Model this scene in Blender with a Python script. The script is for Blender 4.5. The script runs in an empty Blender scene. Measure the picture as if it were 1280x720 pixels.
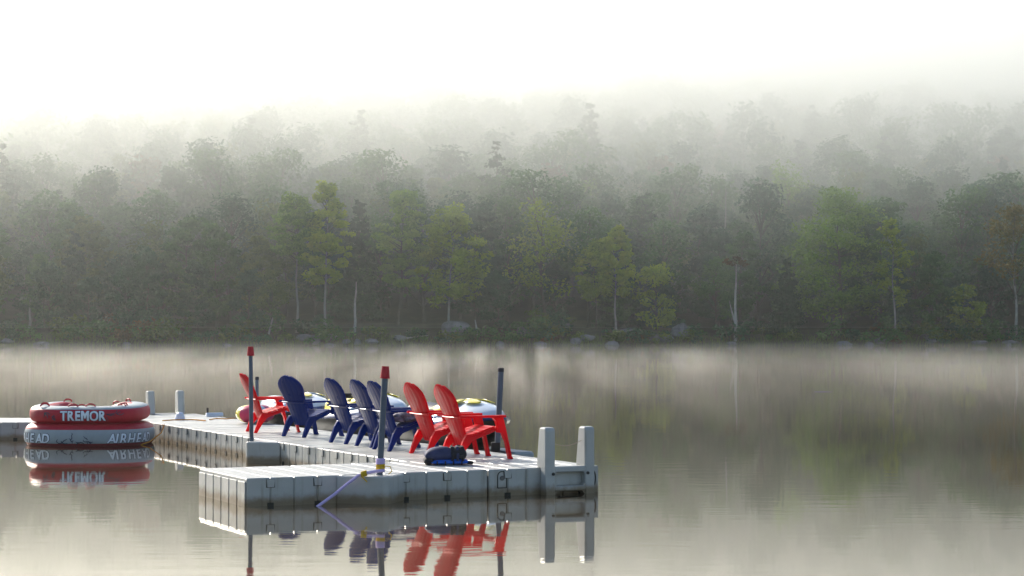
import bpy, bmesh, math, random
import numpy as np
from mathutils import Vector, Matrix, noise

S = bpy.context.scene
C = S.collection
R = math.radians
random.seed(7)
rng = np.random.default_rng(7)

# ---------------------------------------------------------------- camera
FPX, CAM_H, HORIZON = 2350.0, 1.83, 416.0          # focal length and horizon row for a 1280x720 frame
PITCH = math.atan((HORIZON - 360.0) / FPX)
cam = bpy.data.cameras.new('camera')
cam.sensor_width = 36.0
cam.lens = 36.0 * FPX / 1280.0
cam.clip_start, cam.clip_end = 0.1, 5000.0
cam_o = bpy.data.objects.new('camera', cam)
cam_o.location = (0, 0, CAM_H)
cam_o.rotation_euler = (R(90) + PITCH, 0, 0)
C.objects.link(cam_o)
S.camera = cam_o

# ---------------------------------------------------------------- sky and sun
SUN_AZ, SUN_EL = -36.0, 27.0                         # degrees left of the view axis, above the horizon
world = bpy.data.worlds.new('World')
S.world = world
world.use_nodes = True
wn = world.node_tree
for n in list(wn.nodes):
    wn.nodes.remove(n)
sky = wn.nodes.new('ShaderNodeTexSky')
sky.sky_type = 'NISHITA'
sky.sun_disc = False
sky.sun_elevation = R(SUN_EL)
sky.sun_rotation = R(SUN_AZ)
sky.air_density = 1.0
sky.dust_density = 1.0
sky.ozone_density = 1.0
bg = wn.nodes.new('ShaderNodeBackground')
bg.inputs['Strength'].default_value = 0.11
wo = wn.nodes.new('ShaderNodeOutputWorld')
wn.links.new(sky.outputs[0], bg.inputs['Color'])
wn.links.new(bg.outputs[0], wo.inputs['Surface'])

sun = bpy.data.lights.new('sun', 'SUN')
sun.energy = 5.0
sun.angle = R(0.6)
sun.color = (1.0, 0.925, 0.81)
sun_o = bpy.data.objects.new('sun', sun)
az, el = R(SUN_AZ), R(SUN_EL)
to_sun = Vector((math.sin(az) * math.cos(el), math.cos(az) * math.cos(el), math.sin(el)))
sun_o.rotation_euler = to_sun.to_track_quat('Z', 'Y').to_euler()
sun_o.location = to_sun * 300
C.objects.link(sun_o)

S.view_settings.view_transform = 'Standard'
S.view_settings.look = 'None'
S.view_settings.gamma = 1.0
S.view_settings.use_curve_mapping = False
S.view_settings.exposure = 0.74

cy = S.cycles
cy.use_denoising = True
cy.max_bounces = 8
cy.diffuse_bounces = 2
cy.glossy_bounces = 4
cy.transmission_bounces = 3
cy.volume_bounces = 4
cy.transparent_max_bounces = 8
cy.volume_step_rate = 1.0
cy.volume_max_steps = 256
cy.caustics_reflective = False
cy.caustics_refractive = False
cy.sample_clamp_indirect = 4.0

# ---------------------------------------------------------------- helpers
def at(px, py, z=None, Y=None):
    """Point on the ray through pixel (px, py) of the 1280x720 photograph: on height z, or at depth Y."""
    dx, dz = (px - 640.0) / FPX, (360.0 - py) / FPX
    c, s = math.cos(PITCH), math.sin(PITCH)
    r = Vector((dx, c - dz * s, s + dz * c))
    t = (z - CAM_H) / r.z if Y is None else Y / r.y
    return Vector((0, 0, CAM_H)) + r * t

def tag(o, label=None, cat=None, group=None, kind=None):
    if label: o['label'] = label
    if cat: o['category'] = cat
    if group: o['group'] = group
    if kind: o['kind'] = kind
    return o

def empty(name, loc=(0, 0, 0), rz=0.0):
    o = bpy.data.objects.new(name, None)
    o.empty_display_size = 0.2
    o.location = loc
    o.rotation_euler = (0, 0, rz)
    C.objects.link(o)
    return o

def link(name, me, mat=None, parent=None, smooth=False):
    if mat is not None and not me.materials:
        me.materials.append(mat)
    if smooth:
        me.polygons.foreach_set('use_smooth', [True] * len(me.polygons))
        if len(me.polygons) < 20000:
            me.set_sharp_from_angle(angle=R(42))
    o = bpy.data.objects.new(name, me)
    if parent is not None:
        o.parent = parent
    C.objects.link(o)
    return o

def copy_tree(o, parent=None):
    c = o.copy()
    c.parent = parent
    C.objects.link(c)
    for ch in list(o.children):
        copy_tree(ch, c)
    return c

class MB:
    """Collects vertices and faces of ONE mesh."""
    def __init__(self):
        self.v, self.f = [], []
    def add(self, vs, fs):
        b = len(self.v)
        self.v += [tuple(p) for p in vs]
        self.f += [tuple(i + b for i in q) for q in fs]
        return self
    def box(self, x0, x1, y0, y1, z0, z1, ch=0.0):
        """Box; ch chamfers the vertical edges and the top rim."""
        if ch <= 0:
            vs = [(x0, y0, z0), (x1, y0, z0), (x1, y1, z0), (x0, y1, z0), (x0, y0, z1), (x1, y0, z1), (x1, y1, z1), (x0, y1, z1)]
            fs = [(3, 2, 1, 0), (4, 5, 6, 7), (0, 1, 5, 4), (1, 2, 6, 5), (2, 3, 7, 6), (3, 0, 4, 7)]
            return self.add(vs, fs)
        def ring(i, z):
            a, b, c, d = x0 + i, x1 - i, y0 + i, y1 - i
            k = ch * 0.999
            return [(a + k, c, z), (b - k, c, z), (b, c + k, z), (b, d - k, z), (b - k, d, z), (a + k, d, z), (a, d - k, z), (a, c + k, z)]
        vs = ring(0, z0) + ring(0, z1 - ch) + ring(ch * 0.7, z1)
        fs = [tuple(range(7, -1, -1)), tuple(range(16, 24))]
        for l in (0, 8):
            for i in range(8):
                j = (i + 1) % 8
                fs.append((l + i, l + j, l + 8 + j, l + 8 + i))
        return self.add(vs, fs)
    def prism(self, poly, z0, z1):
        """Extrude an XY polygon (counter-clockwise) from z0 to z1."""
        n = len(poly)
        vs = [(x, y, z0) for x, y in poly] + [(x, y, z1) for x, y in poly]
        fs = [tuple(range(n - 1, -1, -1)), tuple(range(n, 2 * n))]
        fs += [(i, (i + 1) % n, n + (i + 1) % n, n + i) for i in range(n)]
        return self.add(vs, fs)
    def tube(self, pts, rad, seg=8, cap=True, flat=1.0, up=None):
        """Tube along pts; rad a number or a list; flat squashes the second axis."""
        pts = [Vector(p) for p in pts]
        n = len(pts)
        rs = rad if isinstance(rad, (list, tuple)) else [rad] * n
        vs, fs = [], []
        prev = None
        for i, p in enumerate(pts):
            t = (pts[min(i + 1, n - 1)] - pts[max(i - 1, 0)]).normalized()
            ref = Vector(up) if up else (prev if prev else (Vector((0, 0, 1)) if abs(t.z) < 0.9 else Vector((1, 0, 0))))
            a = (ref - t * ref.dot(t)).normalized()
            prev = a
            b = t.cross(a)
            for k in range(seg):
                th = 2 * math.pi * k / seg
                vs.append(p + a * (math.cos(th) * rs[i] * flat) + b * (math.sin(th) * rs[i]))
        for i in range(n - 1):
            for k in range(seg):
                k2 = (k + 1) % seg
                fs.append((i * seg + k, i * seg + k2, (i + 1) * seg + k2, (i + 1) * seg + k))
        if cap:
            fs.append(tuple(range(seg - 1, -1, -1)))
            fs.append(tuple(range((n - 1) * seg, n * seg)))
        return self.add(vs, fs)
    def lathe(self, prof, seg=16):
        """Revolve (r, z) pairs about Z."""
        n = len(prof)
        vs = [(r * math.cos(2 * math.pi * k / seg), r * math.sin(2 * math.pi * k / seg), z) for r, z in prof for k in range(seg)]
        fs = [(i * seg + k, i * seg + (k + 1) % seg, (i + 1) * seg + (k + 1) % seg, (i + 1) * seg + k) for i in range(n - 1) for k in range(seg)]
        fs += [tuple(range(seg - 1, -1, -1)), tuple(range((n - 1) * seg, n * seg))]
        return self.add(vs, fs)
    def mesh(self, name):
        me = bpy.data.meshes.new(name)
        me.from_pydata(self.v, [], self.f)
        me.update()
        return me
    def build(self, name, mat, parent=None, smooth=False, bevel=0.0, subsurf=0):
        o = link(name, self.mesh(name), mat, parent, smooth)
        if bevel:
            m = o.modifiers.new('bevel', 'BEVEL')
            m.width, m.segments, m.limit_method, m.angle_limit = bevel, 2, 'ANGLE', R(35)
        if subsurf:
            m = o.modifiers.new('subdiv', 'SUBSURF')
            m.levels = m.render_levels = subsurf
        return o

def nodes_of(name):
    m = bpy.data.materials.new(name)
    m.use_nodes = True
    nt = m.node_tree
    return m, nt, nt.nodes['Principled BSDF'], nt.nodes['Material Output']

def node(nt, kind, **kw):
    n = nt.nodes.new(kind)
    for k, v in kw.items():
        if k in n.inputs:
            n.inputs[k].default_value = v
        else:
            setattr(n, k, v)
    return n

def ramp(nt, fac, stops):
    n = nt.nodes.new('ShaderNodeValToRGB')
    e = n.color_ramp.elements
    while len(e) < len(stops):
        e.new(0.5)
    for s, (p, c) in zip(e, stops):
        s.position = p
        s.color = (*c, 1) if len(c) == 3 else c
    nt.links.new(fac, n.inputs[0])
    return n.outputs[0]

def plain(name, col, rough=0.5, var=0.12, scale=6.0, bump=0.0, bscale=40.0, metal=0.0, coat=0.0, spec=0.3):
    """A surface with some mottling in colour and roughness, optionally a fine bump."""
    m, nt, b, out = nodes_of(name)
    tc = node(nt, 'ShaderNodeTexCoord')
    nz = node(nt, 'ShaderNodeTexNoise', Scale=scale, Detail=5.0, Roughness=0.6)
    nt.links.new(tc.outputs['Object'], nz.inputs['Vector'])
    lo = tuple(c * (1 - var) for c in col)
    hi = tuple(min(1, c * (1 + var)) for c in col)
    nt.links.new(ramp(nt, nz.outputs['Fac'], [(0.3, lo), (0.7, hi)]), b.inputs['Base Color'])
    b.inputs['Roughness'].default_value = rough
    b.inputs['Metallic'].default_value = metal
    b.inputs['Specular IOR Level'].default_value = spec
    b.inputs['Coat Weight'].default_value = coat
    if bump:
        n2 = node(nt, 'ShaderNodeTexNoise', Scale=bscale, Detail=4.0)
        nt.links.new(tc.outputs['Object'], n2.inputs['Vector'])
        bp = node(nt, 'ShaderNodeBump', Strength=bump, Distance=0.02)
        nt.links.new(n2.outputs['Fac'], bp.inputs['Height'])
        nt.links.new(bp.outputs[0], b.inputs['Normal'])
    return m

# ---------------------------------------------------------------- terrain
SHORE = 269.0
def shore_y(x):
    return SHORE + 1.8 * math.sin(x * 0.05 + 0.6) + 0.9 * math.sin(x * 0.17 + 2.0) + 0.4 * math.sin(x * 0.41)
def ground_z(x, y):
    t = y - shore_y(x)
    w = abs(x) * 0.0
    if t < 0:
        z = max(-3.5, t * 0.22)
        if y < -25:                                  # the near bank behind the camera
            z = min(1.5, max(-3.5, (-y - 40) * 0.12))
        if abs(x) > 420 and y < 269:
            z = max(z, min(4.0, (abs(x) - 440) * 0.06))
        return z
    z = 1.9 * (1 - math.exp(-t / 4.0)) + 0.06 * min(t, 16)
    if t > 16:
        s = min(t - 16, 150.0)
        z += 0.243 * s + 2.0 * math.sin(s / 150 * math.pi) + 0.03 * max(0, t - 166)
    n = noise.noise(Vector((x * 0.018, y * 0.018, 3.1)))
    n2 = noise.noise(Vector((x * 0.006, y * 0.003, 8.2)))
    k = min(1.0, t / 60.0)
    return z + k * (3.0 * n + 2.5 * n2) + 0.5 * min(1, t / 5) * noise.noise(Vector((x * 0.12, y * 0.12, 0.5)))

def make_terrain():
    xs = np.concatenate([np.arange(-1200, -160, 40), np.arange(-160, 160, 2.5), np.arange(160, 1201, 40)])
    ys = np.concatenate([np.arange(-400, 240, 40), np.arange(240, 300, 1.5), np.arange(300, 460, 5), np.arange(460, 1400, 60)])
    nx, ny = len(xs), len(ys)
    v = [(x, y, ground_z(x, y)) for y in ys for x in xs]
    f = [(j * nx + i, j * nx + i + 1, (j + 1) * nx + i + 1, (j + 1) * nx + i) for j in range(ny - 1) for i in range(nx - 1)]
    me = bpy.data.meshes.new('ground')
    me.from_pydata(v, [], f)
    m, nt, b, out = nodes_of('forest_floor')
    tc = node(nt, 'ShaderNodeTexCoord')
    nz = node(nt, 'ShaderNodeTexNoise', Scale=0.35, Detail=8.0, Roughness=0.65)
    nt.links.new(tc.outputs['Object'], nz.inputs['Vector'])
    nt.links.new(ramp(nt, nz.outputs['Fac'], [(0.3, (0.028, 0.026, 0.015)), (0.5, (0.045, 0.05, 0.022)), (0.62, (0.07, 0.075, 0.03)), (0.75, (0.11, 0.085, 0.045))]), b.inputs['Base Color'])
    b.inputs['Roughness'].default_value = 0.95
    tag(link('ground', me, m, smooth=True), 'wooded hillside and lake bed of dark earth and moss', None, None, 'structure')
make_terrain()

def make_water():
    m, nt, b, out = nodes_of('lake_water')
    nt.nodes.remove(b)
    dif = node(nt, 'ShaderNodeBsdfDiffuse')
    dif.inputs['Color'].default_value = (0.108, 0.086, 0.058, 1)
    glo = node(nt, 'ShaderNodeBsdfGlossy', Roughness=0.03)
    glo.inputs['Color'].default_value = (0.95, 0.92, 0.87, 1)
    fre = node(nt, 'ShaderNodeFresnel', IOR=1.33)
    pw = node(nt, 'ShaderNodeMath', operation='POWER')
    pw.inputs[1].default_value = 0.42
    nt.links.new(fre.outputs[0], pw.inputs[0])
    mx = node(nt, 'ShaderNodeMixShader')
    nt.links.new(pw.outputs[0], mx.inputs[0])
    nt.links.new(dif.outputs[0], mx.inputs[1]); nt.links.new(glo.outputs[0], mx.inputs[2])
    nt.links.new(mx.outputs[0], out.inputs['Surface'])
    geo = node(nt, 'ShaderNodeNewGeometry')
    mp = node(nt, 'ShaderNodeMapping')
    mp.inputs['Scale'].default_value = (0.55, 1.6, 1)
    nt.links.new(geo.outputs['Position'], mp.inputs['Vector'])
    n1 = node(nt, 'ShaderNodeTexNoise', Scale=2.2, Detail=3.0, Roughness=0.5, Distortion=0.3)
    nt.links.new(mp.outputs[0], n1.inputs['Vector'])
    n2 = node(nt, 'ShaderNodeTexNoise', Scale=0.12, Detail=2.0)   # where the water is calm or stirred
    nt.links.new(geo.outputs['Position'], n2.inputs['Vector'])
    am = ramp(nt, n2.outputs['Fac'], [(0.4, (0.25,) * 3), (0.7, (1.0,) * 3)])
    mul = node(nt, 'ShaderNodeMath', operation='MULTIPLY')
    nt.links.new(n1.outputs['Fac'], mul.inputs[0])
    nt.links.new(am, mul.inputs[1])
    bp = node(nt, 'ShaderNodeBump', Strength=1.0, Distance=0.0019)
    nt.links.new(mul.outputs[0], bp.inputs['Height'])
    nt.links.new(bp.outputs[0], glo.inputs['Normal'])
    nt.links.new(bp.outputs[0], fre.inputs['Normal'])
    me = bpy.data.meshes.new('lake')
    me.from_pydata([(-1200, -400, 0), (1200, -400, 0), (1200, 330, 0), (-1200, 330, 0)], [], [(0, 1, 2, 3)])
    tag(link('lake', me, m), 'calm lake water mirroring the misty wood', None, None, 'structure')
make_water()
# ---------------------------------------------------------------- trees
def leaf_material(name, cols, trans=0.45):
    """cols: dark, mid, light; varied per leaf clump ('shade' attribute) and per tree."""
    m, nt, b, out = nodes_of(name)
    nt.nodes.remove(b)
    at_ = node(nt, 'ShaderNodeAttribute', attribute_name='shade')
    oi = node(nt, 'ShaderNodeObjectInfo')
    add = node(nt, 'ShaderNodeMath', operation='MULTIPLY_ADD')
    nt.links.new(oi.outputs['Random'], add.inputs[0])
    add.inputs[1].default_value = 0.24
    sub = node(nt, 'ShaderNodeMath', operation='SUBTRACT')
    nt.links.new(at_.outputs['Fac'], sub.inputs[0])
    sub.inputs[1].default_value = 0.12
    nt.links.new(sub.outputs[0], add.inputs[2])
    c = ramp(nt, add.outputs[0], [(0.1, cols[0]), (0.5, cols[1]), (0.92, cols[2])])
    d = node(nt, 'ShaderNodeBsdfDiffuse')
    t = node(nt, 'ShaderNodeBsdfTranslucent')
    mx = node(nt, 'ShaderNodeMixShader', Fac=trans)
    nt.links.new(c, d.inputs['Color'])
    nt.links.new(c, t.inputs['Color'])
    nt.links.new(d.outputs[0], mx.inputs[1])
    nt.links.new(t.outputs[0], mx.inputs[2])
    nt.links.new(mx.outputs[0], out.inputs['Surface'])
    return m

LEAF = {
    'green':  leaf_material('leaf_green',  [(0.040, 0.11, 0.034), (0.080, 0.195, 0.058), (0.14, 0.26, 0.075)]),
    'dark':   leaf_material('leaf_dark',   [(0.024, 0.075, 0.042), (0.045, 0.128, 0.066), (0.08, 0.185, 0.085)]),
    'yellow': leaf_material('leaf_yellow', [(0.17, 0.25, 0.035), (0.32, 0.42, 0.055), (0.48, 0.54, 0.075)], 0.55),
    'olive':  leaf_material('leaf_olive',  [(0.055, 0.10, 0.024), (0.115, 0.18, 0.04), (0.20, 0.25, 0.055)], 0.5),
    'rust':   leaf_material('leaf_rust',   [(0.07, 0.06, 0.024), (0.14, 0.10, 0.035), (0.23, 0.13, 0.045)], 0.5),
    'fresh':  leaf_material('leaf_fresh',  [(0.11, 0.21, 0.045), (0.21, 0.35, 0.07), (0.33, 0.47, 0.09)], 0.5),
    'amber':  leaf_material('leaf_amber',  [(0.10, 0.10, 0.03), (0.18, 0.16, 0.04), (0.27, 0.19, 0.05)], 0.5),
    'pine':   leaf_material('needle_pine', [(0.020, 0.052, 0.030), (0.036, 0.090, 0.048), (0.066, 0.135, 0.062)], 0.3),
}
BARK = plain('bark_brown', (0.10, 0.085, 0.07), 0.9, 0.35, 1.2, 0.3, 9.0)
BARK_PALE = plain('bark_pale', (0.26, 0.26, 0.24), 0.85, 0.3, 1.0, 0.2, 9.0)

def leaves(centers, radii, n_each, size, droop=0.25, seed=0, flatness=0.6):
    """Leaf-sized quads scattered through ellipsoid clumps. Returns verts (N,4,3) and a shade per quad."""
    g = np.random.default_rng(seed)
    out, sh = [], []
    for c, r in zip(centers, radii):
        k = max(4, int(n_each * (r / max(radii)) ** 1.6 * g.uniform(0.7, 1.25)))
        d = g.normal(size=(k, 3))
        d /= np.linalg.norm(d, axis=1)[:, None]
        rad = r * g.uniform(0.25, 1.0, k) ** 0.55
        p = np.array(c) + d * rad[:, None] * np.array([1, 1, flatness])
        nrm = d * 0.5 + g.normal(size=(k, 3)) * 0.55 + np.array([0, 0, 0.75])
        nrm /= np.linalg.norm(nrm, axis=1)[:, None]
        a = np.cross(nrm, g.normal(size=(k, 3)))
        a /= np.linalg.norm(a, axis=1)[:, None] + 1e-9
        b = np.cross(nrm, a)
        s = (size * g.uniform(0.55, 1.3, k))[:, None]
        q = np.stack([p - a * s, p - b * s * 0.55 - nrm * s * droop, p + a * s, p + b * s * 0.55 - nrm * s * droop * 0.4], 1)
        out.append(q)
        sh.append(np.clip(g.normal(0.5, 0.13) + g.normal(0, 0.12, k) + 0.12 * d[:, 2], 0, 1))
    return np.concatenate(out), np.concatenate(sh)

def quads_mesh(name, q, shade, mat=None):
    n = len(q)
    me = bpy.data.meshes.new(name)
    me.vertices.add(4 * n)
    me.vertices.foreach_set('co', q.reshape(-1).astype(np.float32))
    me.loops.add(4 * n)
    me.loops.foreach_set('vertex_index', np.arange(4 * n, dtype=np.int32))
    me.polygons.add(n)
    me.polygons.foreach_set('loop_start', np.arange(0, 4 * n, 4, dtype=np.int32))
    try:
        me.polygons.foreach_set('loop_total', np.full(n, 4, dtype=np.int32))
    except Exception:
        pass
    at_ = me.attributes.new('shade', 'FLOAT', 'FACE')
    at_.data.foreach_set('value', shade.astype(np.float32))
    me.update()
    if mat is not None:
        me.materials.append(mat)
    return me

def tree_shape(kind, h, crown_w, clear, seed, n_leaf=90, leaf=0.30, lean=0.03, dens=1.0, thick=1.0):
    """Trunk + limbs (MB) and leaf quads for one tree of height h; clear = bare trunk fraction."""
    g = np.random.default_rng(seed)
    mb, lm = MB(), MB()
    lx, ly = g.normal(0, lean, 2)
    wob = [(g.normal(0, 0.012 * h), g.normal(0, 0.012 * h)) for _ in range(7)]
    def axis(s):
        i = min(5, int(s * 6)); t = s * 6 - i
        wx = wob[i][0] * (1 - t) + wob[i + 1][0] * t
        wy = wob[i][1] * (1 - t) + wob[i + 1][1] * t
        k = min(1, s * 3)
        return Vector((lx * h * s + wx * k, ly * h * s + wy * k, h * s))
    r0 = (0.010 * h + 0.03) * thick
    top = 0.96 if kind in ('conifer',) else 0.88
    n = 9
    mb.tube([axis(top * i / n) if i else Vector((0, 0, -0.5)) for i in range(n + 1)], [r0 * (1.25 if i == 0 else (1 - 0.9 * i / n)) for i in range(n + 1)], 7)
    cen, rad = [], []
    W = crown_w / 2
    if kind == 'conifer':
        layers = int(20 * dens) + 4
        for L in range(layers):
            s = clear + (0.98 - clear) * (L / (layers - 1)) ** 0.9
            rr = W * (1 - (s - clear) / (1.0 - clear)) ** 0.75 * g.uniform(0.75, 1.15) + 0.25
            nb = 4 if s < 0.8 else 3
            a0 = g.uniform(0, 6.28)
            for b in range(nb):
                a = a0 + b * 6.28 / nb + g.normal(0, 0.25)
                L_ = rr * g.uniform(0.6, 1.1)
                p0 = axis(s)
                p0 = axis(min(0.99, max(0.02, s + g.normal(0, 0.02))))
                p1 = p0 + Vector((math.cos(a) * L_, math.sin(a) * L_, 0.2 * L_ * g.normal(0.1, 0.8)))
                lm.tube([p0, p1], [0.05, 0.012], 4, False)
                for q in ((0.45, 0.75, 1.0) if L_ > 1.3 else (0.6, 1.0)):
                    cen.append(p0.lerp(p1, q)); rad.append(0.30 * L_ * g.uniform(0.8, 1.2) + 0.25)
        flat = 0.62
    elif kind == 'layered':                               # maple / birch on the bank: tiers of horizontal sprays
        nl = int(21 * dens)
        for L in range(nl):
            s = clear + (0.97 - clear) * (L + g.uniform(-0.3, 0.3)) / nl
            s = min(max(s, clear), 0.97)
            prof = math.sin(math.pi * min(1, 0.16 + 0.84 * ((s - clear) / (1 - clear)) ** 0.8)) ** 0.75
            for b in range(3):
                a = g.uniform(0, 6.28)
                L_ = W * prof * g.uniform(0.55, 1.15) + 0.2
                p0 = axis(max(s - 0.04, 0.05))
                p1 = axis(s) + Vector((math.cos(a) * L_, math.sin(a) * L_, g.uniform(-0.02, 0.06) * h))
                pm = p0.lerp(p1, 0.5) + Vector((0, 0, 0.012 * h))
                lm.tube([p0, pm, p1], [0.045, 0.028, 0.010], 4, False)
                cen.append(p1); rad.append(0.23 * W * g.uniform(0.5, 1.3) + 0.22)
                cen.append(pm.lerp(p1, 0.45) + Vector((0, 0, g.normal(0, 0.25)))); rad.append(0.25 * W * g.uniform(0.5, 1.3) + 0.2)
        cen.append(axis(0.97)); rad.append(0.25 * W + 0.2)
        flat = 0.55
    else:                                                 # round-headed broadleaf
        nb = int(20 * dens)
        for b in range(nb):
            a = g.uniform(0, 6.28)
            u = g.uniform(0, 1) ** 0.8
            s = clear + (1 - clear) * u
            prof = (1 - (abs(u - 0.42) / 0.62) ** 2.2)
            L_ = W * max(0.12, prof) * g.uniform(0.5, 1.0)
            z1 = min(s, 0.96) * h
            p0 = axis(max(0.12, s - 0.22 * g.uniform(0.6, 1.3)))
            ax = axis(min(1, s))
            p1 = Vector((ax.x + math.cos(a) * L_, ax.y + math.sin(a) * L_, z1))
            pm = p0.lerp(p1, 0.55) + Vector((g.normal(0, 0.15), g.normal(0, 0.15), 0.01 * h))
            lm.tube([p0, pm, p1], [0.09, 0.05, 0.012], 5, False)
            cen.append(p1); rad.append(0.36 * W * g.uniform(0.6, 1.2) + 0.2)
            cen.append(pm.lerp(p1, 0.5)); rad.append(0.30 * W * g.uniform(0.6, 1.2) + 0.2)
        flat = 0.68
    q, sh = leaves([tuple(c) for c in cen], rad, n_leaf, leaf, 0.25, seed + 1, flat)
    return mb, lm, q, sh

PROTO = []                                                # (kind, h, trunk mesh, crown mesh, quads, shade)
def proto(kind, mat, h, w, clear, seed, **kw):
    mb, lm, q, sh = tree_shape(kind, h, w, clear, seed, **kw)
    mb.add(lm.v, lm.f)
    tm = mb.mesh('trunk'); tm.materials.append(BARK)
    tm.polygons.foreach_set('use_smooth', [True] * len(tm.polygons))
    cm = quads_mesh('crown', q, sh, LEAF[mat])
    PROTO.append(dict(kind=kind, mat=mat, h=h, w=w, tm=tm, cm=cm, mb=mb, q=q, sh=sh))
    return PROTO[-1]

for s, (k, mat, h, w, cl) in enumerate([
        ('round', 'green', 17, 9.5, 0.22), ('round', 'green', 20, 11, 0.25), ('round', 'dark', 19, 10, 0.2), ('round', 'olive', 16, 8.5, 0.22),
        ('layered', 'green', 17, 8.5, 0.15), ('layered', 'dark', 16, 8, 0.1), ('conifer', 'pine', 21, 8, 0.12), ('conifer', 'pine', 16, 7, 0.06),
        ('round', 'rust', 16, 8.5, 0.25), ('layered', 'olive', 15, 7.5, 0.2), ('conifer', 'dark', 12, 6.5, 0.03), ('round', 'dark', 11, 7, 0.08)]):
    proto(k, mat, h, w, cl, 100 + s * 7, n_leaf=72, leaf=0.34, dens=1.45 if k == 'round' else 1.1)

NAMES = {'round': 'broadleaf_tree', 'layered': 'maple_tree', 'conifer': 'evergreen_tree'}
LOOK = {'green': 'mid green', 'dark': 'deep green', 'olive': 'olive tinged', 'rust': 'rusty brown', 'pine': 'dark needled'}
SHAPE = {'round': 'round crowned tree', 'layered': 'tiered leafy tree', 'conifer': 'pointed evergreen'}

def place_tree(p, x, y, scale, rz, label, group, name=None, tilt=0.0, sw=1.0):
    r = empty(name or NAMES[p['kind']], (x, y, ground_z(x, y) - 0.05), rz)
    r.scale = (scale * sw, scale * sw, scale)
    r.rotation_euler.x = tilt
    tag(r, label, 'tree', group)
    link('trunk', p['tm'], None, r)
    link('crown', p['cm'], None, r)
    return r

# the trees one can tell apart on the bank: px, base row offset into the bank (m), top row, crown width px, look
def own_tree(name, kind, mat, px, t, top, wpx, clear, seed, label, bark=None, thick=1.0, **kw):
    Y = SHORE + t
    X = at(px, 400, Y=Y).x
    Y = shore_y(X) + t
    X = at(px, 400, Y=Y).x
    z0 = ground_z(X, Y)
    h = at(px, top, Y=Y).z - z0
    w = wpx * Y / FPX
    mb, lm, q, sh = tree_shape(kind, h, w, clear, seed, thick=thick, **kw)
    r = empty(name, (X, Y, z0 - 0.05))
    tag(r, label, 'tree')
    mb.build('trunk', bark or BARK, r, True)
    lm.build('limbs', BARK, r, True)['kind'] = 'stuff'
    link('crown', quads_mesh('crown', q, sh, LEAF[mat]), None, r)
    return r

own_tree('birch_tree', 'layered', 'yellow', 406, 6, 226, 52, 0.34, 11, 'tall slender yellow-green birch with pale trunk beside the broken snag', BARK_PALE, 0.85, lean=0.008, n_leaf=85)
own_tree('birch_tree', 'layered', 'fresh', 371, 7, 243, 60, 0.52, 12, 'thin hazy green birch with long bare pale trunk beside the yellow-green birch', BARK_PALE, 0.9, lean=0.006, n_leaf=60)
own_tree('maple_tree', 'layered', 'fresh', 497, 12, 236, 60, 0.3, 13, 'slim pale green maple between the broken snag and the spreading yellow-green maple', None, 0.9, n_leaf=80)
own_tree('maple_tree', 'layered', 'yellow', 561, 7, 256, 82, 0.26, 14, 'spreading yellow-green maple with pale trunk above the shore boulders', BARK_PALE, 0.95, lean=0.01, n_leaf=85)
own_tree('oak_tree', 'round', 'yellow', 681, 11, 250, 92, 0.22, 15, 'broad yellow-green oak with forked low limbs behind a pale boulder', None, 1.2, n_leaf=85)
own_tree('maple_tree', 'layered', 'yellow', 745, 7, 300, 46, 0.35, 16, 'small yellow-green maple leaning beside the thin straight maple', None, 0.9, n_leaf=60)
own_tree('maple_tree', 'layered', 'yellow', 770, 6, 283, 46, 0.36, 17, 'thin straight maple with bare pale stem and yellow-green tiers', BARK_PALE, 0.9, lean=0.006, n_leaf=70)
own_tree('young_oak', 'round', 'yellow', 820, 7, 330, 58, 0.1, 18, 'low bushy yellow-green young oak at the water edge', None, 0.8, n_leaf=80)
own_tree('maple_tree', 'layered', 'fresh', 1050, 9, 238, 135, 0.12, 19, 'largest bright green maple with broad horizontal tiers on the bank', None, 1.2, n_leaf=110, dens=1.4)
own_tree('birch_tree', 'layered', 'yellow', 1119, 3, 272, 44, 0.3, 20, 'slim crooked birch with sparse yellow tufts in front of the dark wood', BARK_PALE, 0.8, n_leaf=34, dens=0.6)
own_tree('young_birch', 'layered', 'yellow', 1205, 4, 356, 42, 0.2, 21, 'small yellow-green young birch beside a grey ledge', BARK_PALE, 0.7, n_leaf=60, dens=0.7)
own_tree('maple_tree', 'round', 'amber', 1270, 4, 256, 84, 0.5, 22, 'tall maple with pale forked trunk and orange-tinged crown', BARK_PALE, 1.1, n_leaf=85)
own_tree('poplar_tree', 'round', 'fresh', 722, 34, 208, 78, 0.2, 23, 'pale yellow-green poplar rising out of the wood behind the oak', None, 1.0, n_leaf=90)
own_tree('maple_tree', 'round', 'fresh', 982, 30, 203, 105, 0.2, 24, 'big soft green maple rising behind the bank beside the large tiered maple', None, 1.0, n_leaf=90)
own_tree('pine_tree', 'conifer', 'pine', 618, 30, 176, 84, 0.15, 25, 'tall dark pine with ragged tip rising behind the yellow-green maple', None, 1.2, n_leaf=70)
own_tree('oak_tree', 'round', 'dark', 1086, 92, 118, 104, 0.15, 26, 'large dark rounded oak standing above its neighbours high on the hill', None, 1.2, n_leaf=110)

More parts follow.
